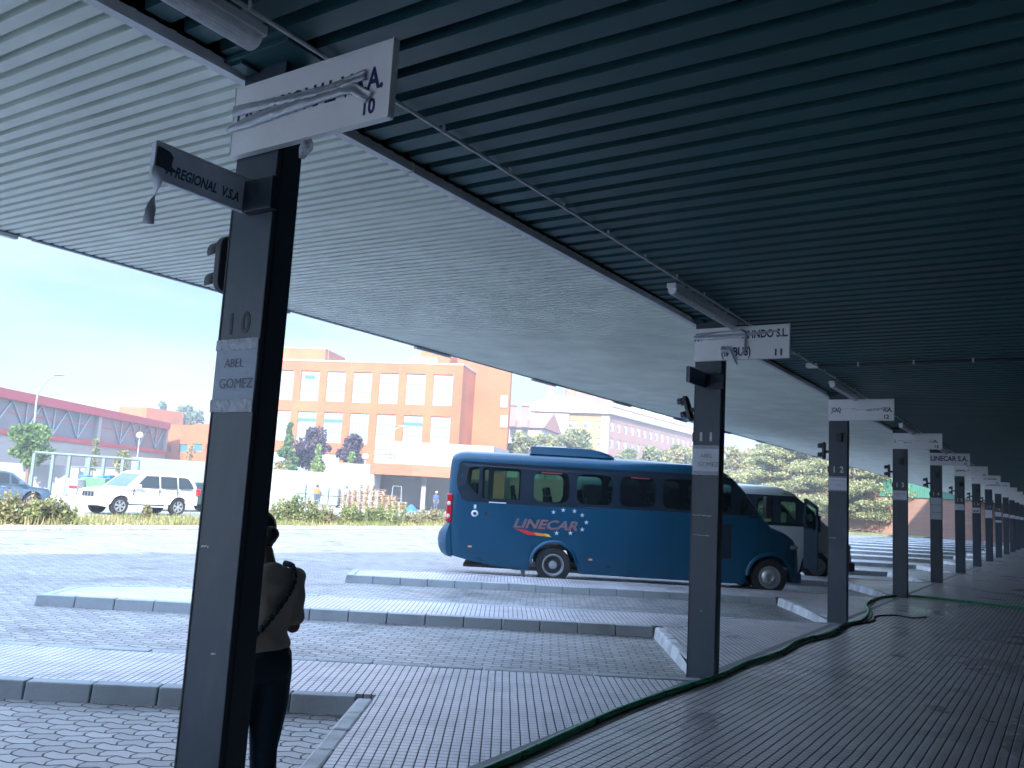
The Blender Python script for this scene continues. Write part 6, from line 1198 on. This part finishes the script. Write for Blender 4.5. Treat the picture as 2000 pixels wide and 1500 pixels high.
def person(loc, yaw, lab, hgt=1.60, phone=True, shirt=None, trousers=None, hair=None, bun=True, vox=.011, bag=True, head_fwd=.05, arms='phone', hat=None, group=None, head_yaw=0, woman=True):
    r0 = bpy.data.objects.new('person', None); COL.objects.link(r0); tag(r0, lab, 'person', group); K = hgt / 1.60
    V3 = lambda x, y, z: Vector((x * K, y * K, z * K)); S_ = lambda secs: [(a * K, b * K, c_ * K, d_ * K, e_ * K) for a, b, c_, d_, e_ in secs]
    hx = head_fwd; sk = MB()
    # trunk + neck + head
    loft(sk, S_([(0, 0, .80, .13, .10), (0, 0, .90, .155, .115), (0, .005, 1.0, .12, .09), (0, .0, 1.1, .13, .095), (0, -.005, 1.22, .15, .095), (0, -.01, 1.30, .12, .07), (0, 0, 1.34, .055, .055), (0, hx * .5, 1.42, .048, .052)]))
    hc = V3(0, hx + .02, 1.485 - max(0, hx - .05) * .35); sk.ell(hc + V3(0, -.008, .02), (.070 * K, .086 * K, .088 * K), 20, 14); sk.ell(hc + V3(0, .025, -.045), (.052 * K, .058 * K, .060 * K), 16, 10)
    sk.ell(hc + V3(0, .092, -.012), (.011 * K, .016 * K, .020 * K), 10, 8); sk.ell(hc + V3(0, .072, -.052), (.022 * K, .012 * K, .008 * K), 10, 8); sk.ell(hc + V3(0, .055, -.088), (.022 * K, .02 * K, .016 * K), 10, 8)
    for s_ in (-1, 1): sk.ell(hc + V3(s_ * .073, -.005, -.01), (.010 * K, .018 * K, .028 * K), 10, 8)
    if arms == 'phone':
        ra = [V3(.155, -.01, 1.27), V3(.165, -.02, 1.04), V3(.12, .18, 1.07)]; la_ = [V3(-.175, -.01, 1.27), V3(-.20, -.01, 1.02), V3(-.06, .19, 1.10)]
    else:
        ra = [V3(.175, 0, 1.27), V3(.22, -.02, 1.0), V3(.21, .06, .78)]; la_ = [V3(-.175, 0, 1.27), V3(-.22, -.02, 1.0), V3(-.21, .06, .78)]
    for A_ in (ra, la_): limb(sk, A_, [.046 * K, .037 * K, .024 * K])
    if arms == 'phone': hand(sk, ra[2], V3(-.1, .6, .5), V3(-.8, .2, .2), K, .55); hand(sk, la_[2], V3(.2, .6, .4), V3(.8, .1, .3), K, .6)
    else: hand(sk, ra[2], V3(0, .1, -1), V3(-1, .1, 0), K, .3); hand(sk, la_[2], V3(0, .1, -1), V3(1, .1, 0), K, .3)
    legs = [[V3(s_ * .075, 0, .84), V3(s_ * .088, .01, .66), V3(s_ * .085, .015, .46), V3(s_ * .085, -.012, .32), V3(s_ * .08, -.01, .10)] for s_ in (1, -1)]
    for lg in legs: limb(sk, lg, [.098 * K, .080 * K, .055 * K, .052 * K, .034 * K])
    for s_ in (1, -1): sk.ell(V3(s_ * .08, .05, .035), (.038 * K, .11 * K, .035 * K), 14, 8)
    body = sk.build('body', M['skin'], r0, fix=False); remesh(body, vox, 5)
    for s_ in (-1, 1):
        e = MB(); e.ell(hc + V3(s_ * .028, .073, .006), (.010 * K, .007 * K, .008 * K), 10, 8); e.build('eye', M['shoe'], r0, smooth='all')
    # trousers
    t = MB(); loft(t, S_([(0, 0, .80, .145, .11), (0, -.01, .86, .172, .132), (0, -.012, .92, .168, .13), (0, 0, .99, .135, .105)]))
    for lg in legs: limb(t, lg, [.108 * K, .092 * K, .066 * K, .061 * K, .045 * K])
    for s_ in (1, -1): t.ell(V3(s_ * .07, -.065, .87), (.085 * K, .075 * K, .09 * K), 14, 10)
    remesh(t.build('leggings' if woman else 'trousers', trousers or M['leggings'], r0, fix=False), vox, 5)
    s = MB(); loft(s, S_([(0, -.005, .935, .152, .125), (0, -.005, .965, .158, .128), (0, 0, 1.02, .142, .112), (0, -.002, 1.10, .150, .118), (0, -.01, 1.2, .172, .122), (0, -.012, 1.27, .175, .105), (0, -.008, 1.315, .12, .080), (0, 0, 1.345, .068, .066)]))
    for A_ in (ra, la_): m_ = A_[0].lerp(A_[1], .78); limb(s, [A_[0] + V3(0, 0, -.005), A_[0].lerp(A_[1], .4), m_], [.058 * K, .054 * K, .056 * K])
    sh_ = remesh(s.build('shirt', shirt or M['shirt'], r0, fix=False), vox, 4)
    g_ = random.Random(5)
    for v in sh_.data.vertices:
        z = v.co.z / K; a = math.atan2(v.co.y, v.co.x); v.co += v.normal * (.006 * math.sin(a * 5 + z * 21) * max(0, 1.25 - z) + .004 * math.sin(z * 55 + a * 3)) * K
    hr = MB(); hr.ell(hc + V3(0, -.022, .032), (.080 * K, .088 * K, .090 * K), 20, 14); hr.ell(hc + V3(0, -.045, -.02), (.068 * K, .058 * K, .07 * K), 16, 10)
    if bun: hr.ell(hc + V3(0, -.150, .012), (.046 * K, .050 * K, .040 * K), 16, 10); hr.ell(hc + V3(0, -.105, .012), (.035 * K, .04 * K, .035 * K), 12, 8); hr.ell(hc + V3(.01, -.125, -.012), (.034 * K, .05 * K, .03 * K), 12, 8)
    if hat: hr.ell(hc + V3(0, 0, .07), (.10 * K, .11 * K, .06 * K), 16, 8)
    remesh(hr.build('hat' if hat else 'hair', hat or hair or M['hair'], r0, fix=False), vox * .8, 2)
    for s_ in (1, -1): q = MB(); q.ell(V3(s_ * .08, .055, .035), (.044 * K, .125 * K, .042 * K), 14, 8); q.box(s_ * .08 * K - .04 * K, s_ * .08 * K + .04 * K, -.06 * K, .16 * K, .002, .02 * K); remesh(q.build('shoe', M['shoe'], r0, fix=False), vox, 2)
    if bag:
        pth = [V3(.115, .03, 1.335), V3(.12, -.06, 1.325), V3(.10, -.127, 1.25), V3(.03, -.140, 1.14), V3(-.05, -.132, 1.04), V3(-.13, -.08, .96), V3(-.19, .0, .92)]; pth = smooth_path(pth, 8); b_ = MB()
        for i in range(0, len(pth) - 1): b_.tube([pth[i], pth[i + 1]], [.016 * K * (1 if i % 2 else .72), .016 * K * (.72 if i % 2 else 1)], 8)
        b_.build('bag_strap', mat('strap', (.01, .03, .035), .5, bump=.4), r0, smooth='all'); b_ = MB(); b_.ell(V3(-.22, .04, .85), (.05 * K, .12 * K, .09 * K), 16, 10); b_.build('bag', bpy.data.materials['strap'], r0, smooth='all')
    if phone: q = MB(); q.box(-.04 * K, .04 * K, -.005, .005, -.07 * K, .07 * K, Matrix.Translation(V3(.04, .27, 1.15)) @ Matrix.Rotation(R(-25), 4, 'X')); o_ = q.build('phone', M['black'], None, bevel=.003); o_.parent = r0
    r0.location = loc; r0.rotation_euler = (0, 0, yaw); return r0
person(Vector((-1.145, 4.20, G + .004)), R(37), 'person standing behind the nearest column, ochre shirt, dark leggings, hair bun, strap across the back', 1.60, vox=.010, head_fwd=.10)
M['hiviz'] = mat('hi_vis', (.75, .16, .03), .7); M['blue_cloth'] = mat('blue_work', (.04, .08, .28), .8); M['hat_white'] = mat('helmet', (.7, .7, .7), .3); M['jeans'] = mat('work_trousers', (.05, .07, .12), .8)
def far_person(px, Y, lab, **k): p = gnd(px, Y); person(Vector((p.x, Y, G + .004)), k.pop('yaw', .4), lab, 1.75, phone=False, bun=False, bag=False, vox=.03, arms='down', group='workers in the far yard', woman=False, **k)
far_person(620, 68.6, 'worker in orange high visibility top between the wrapped loads', shirt=M['hiviz'], trousers=M['jeans'])
far_person(678, 71.5, 'worker with a blue cap behind the short pallet stack', shirt=M['cap'], trousers=M['jeans'], hat=M['blue_pl'])
far_person(853, 73, 'worker in blue with a white helmet beside the minibus tail', shirt=M['blue_cloth'], trousers=M['jeans'], hat=M['hat_white'], yaw=-2.6)

# ------------------------------------------------------------------ haze volume added to wash out the background
hz_ = MB(); hz_.box(-330, 330, -170, 330, G - 1, 26); ho = hz_.build('haze', None); hm = bpy.data.materials.new('haze'); hm.use_nodes = True; t_ = hm.node_tree; t_.nodes.clear()
pv = N(t_, 'ShaderNodeVolumePrincipled'); pv.inputs['Color'].default_value = (.84, .92, 1, 1); pv.inputs['Density'].default_value = .0017; pv.inputs['Anisotropy'].default_value = .2
oo = N(t_, 'ShaderNodeOutputMaterial'); t_.links.new(pv.outputs[0], oo.inputs['Volume']); ho.data.materials.append(hm); tag(ho, 'thin pale haze added to wash out the far yard', 'haze', kind='stuff')
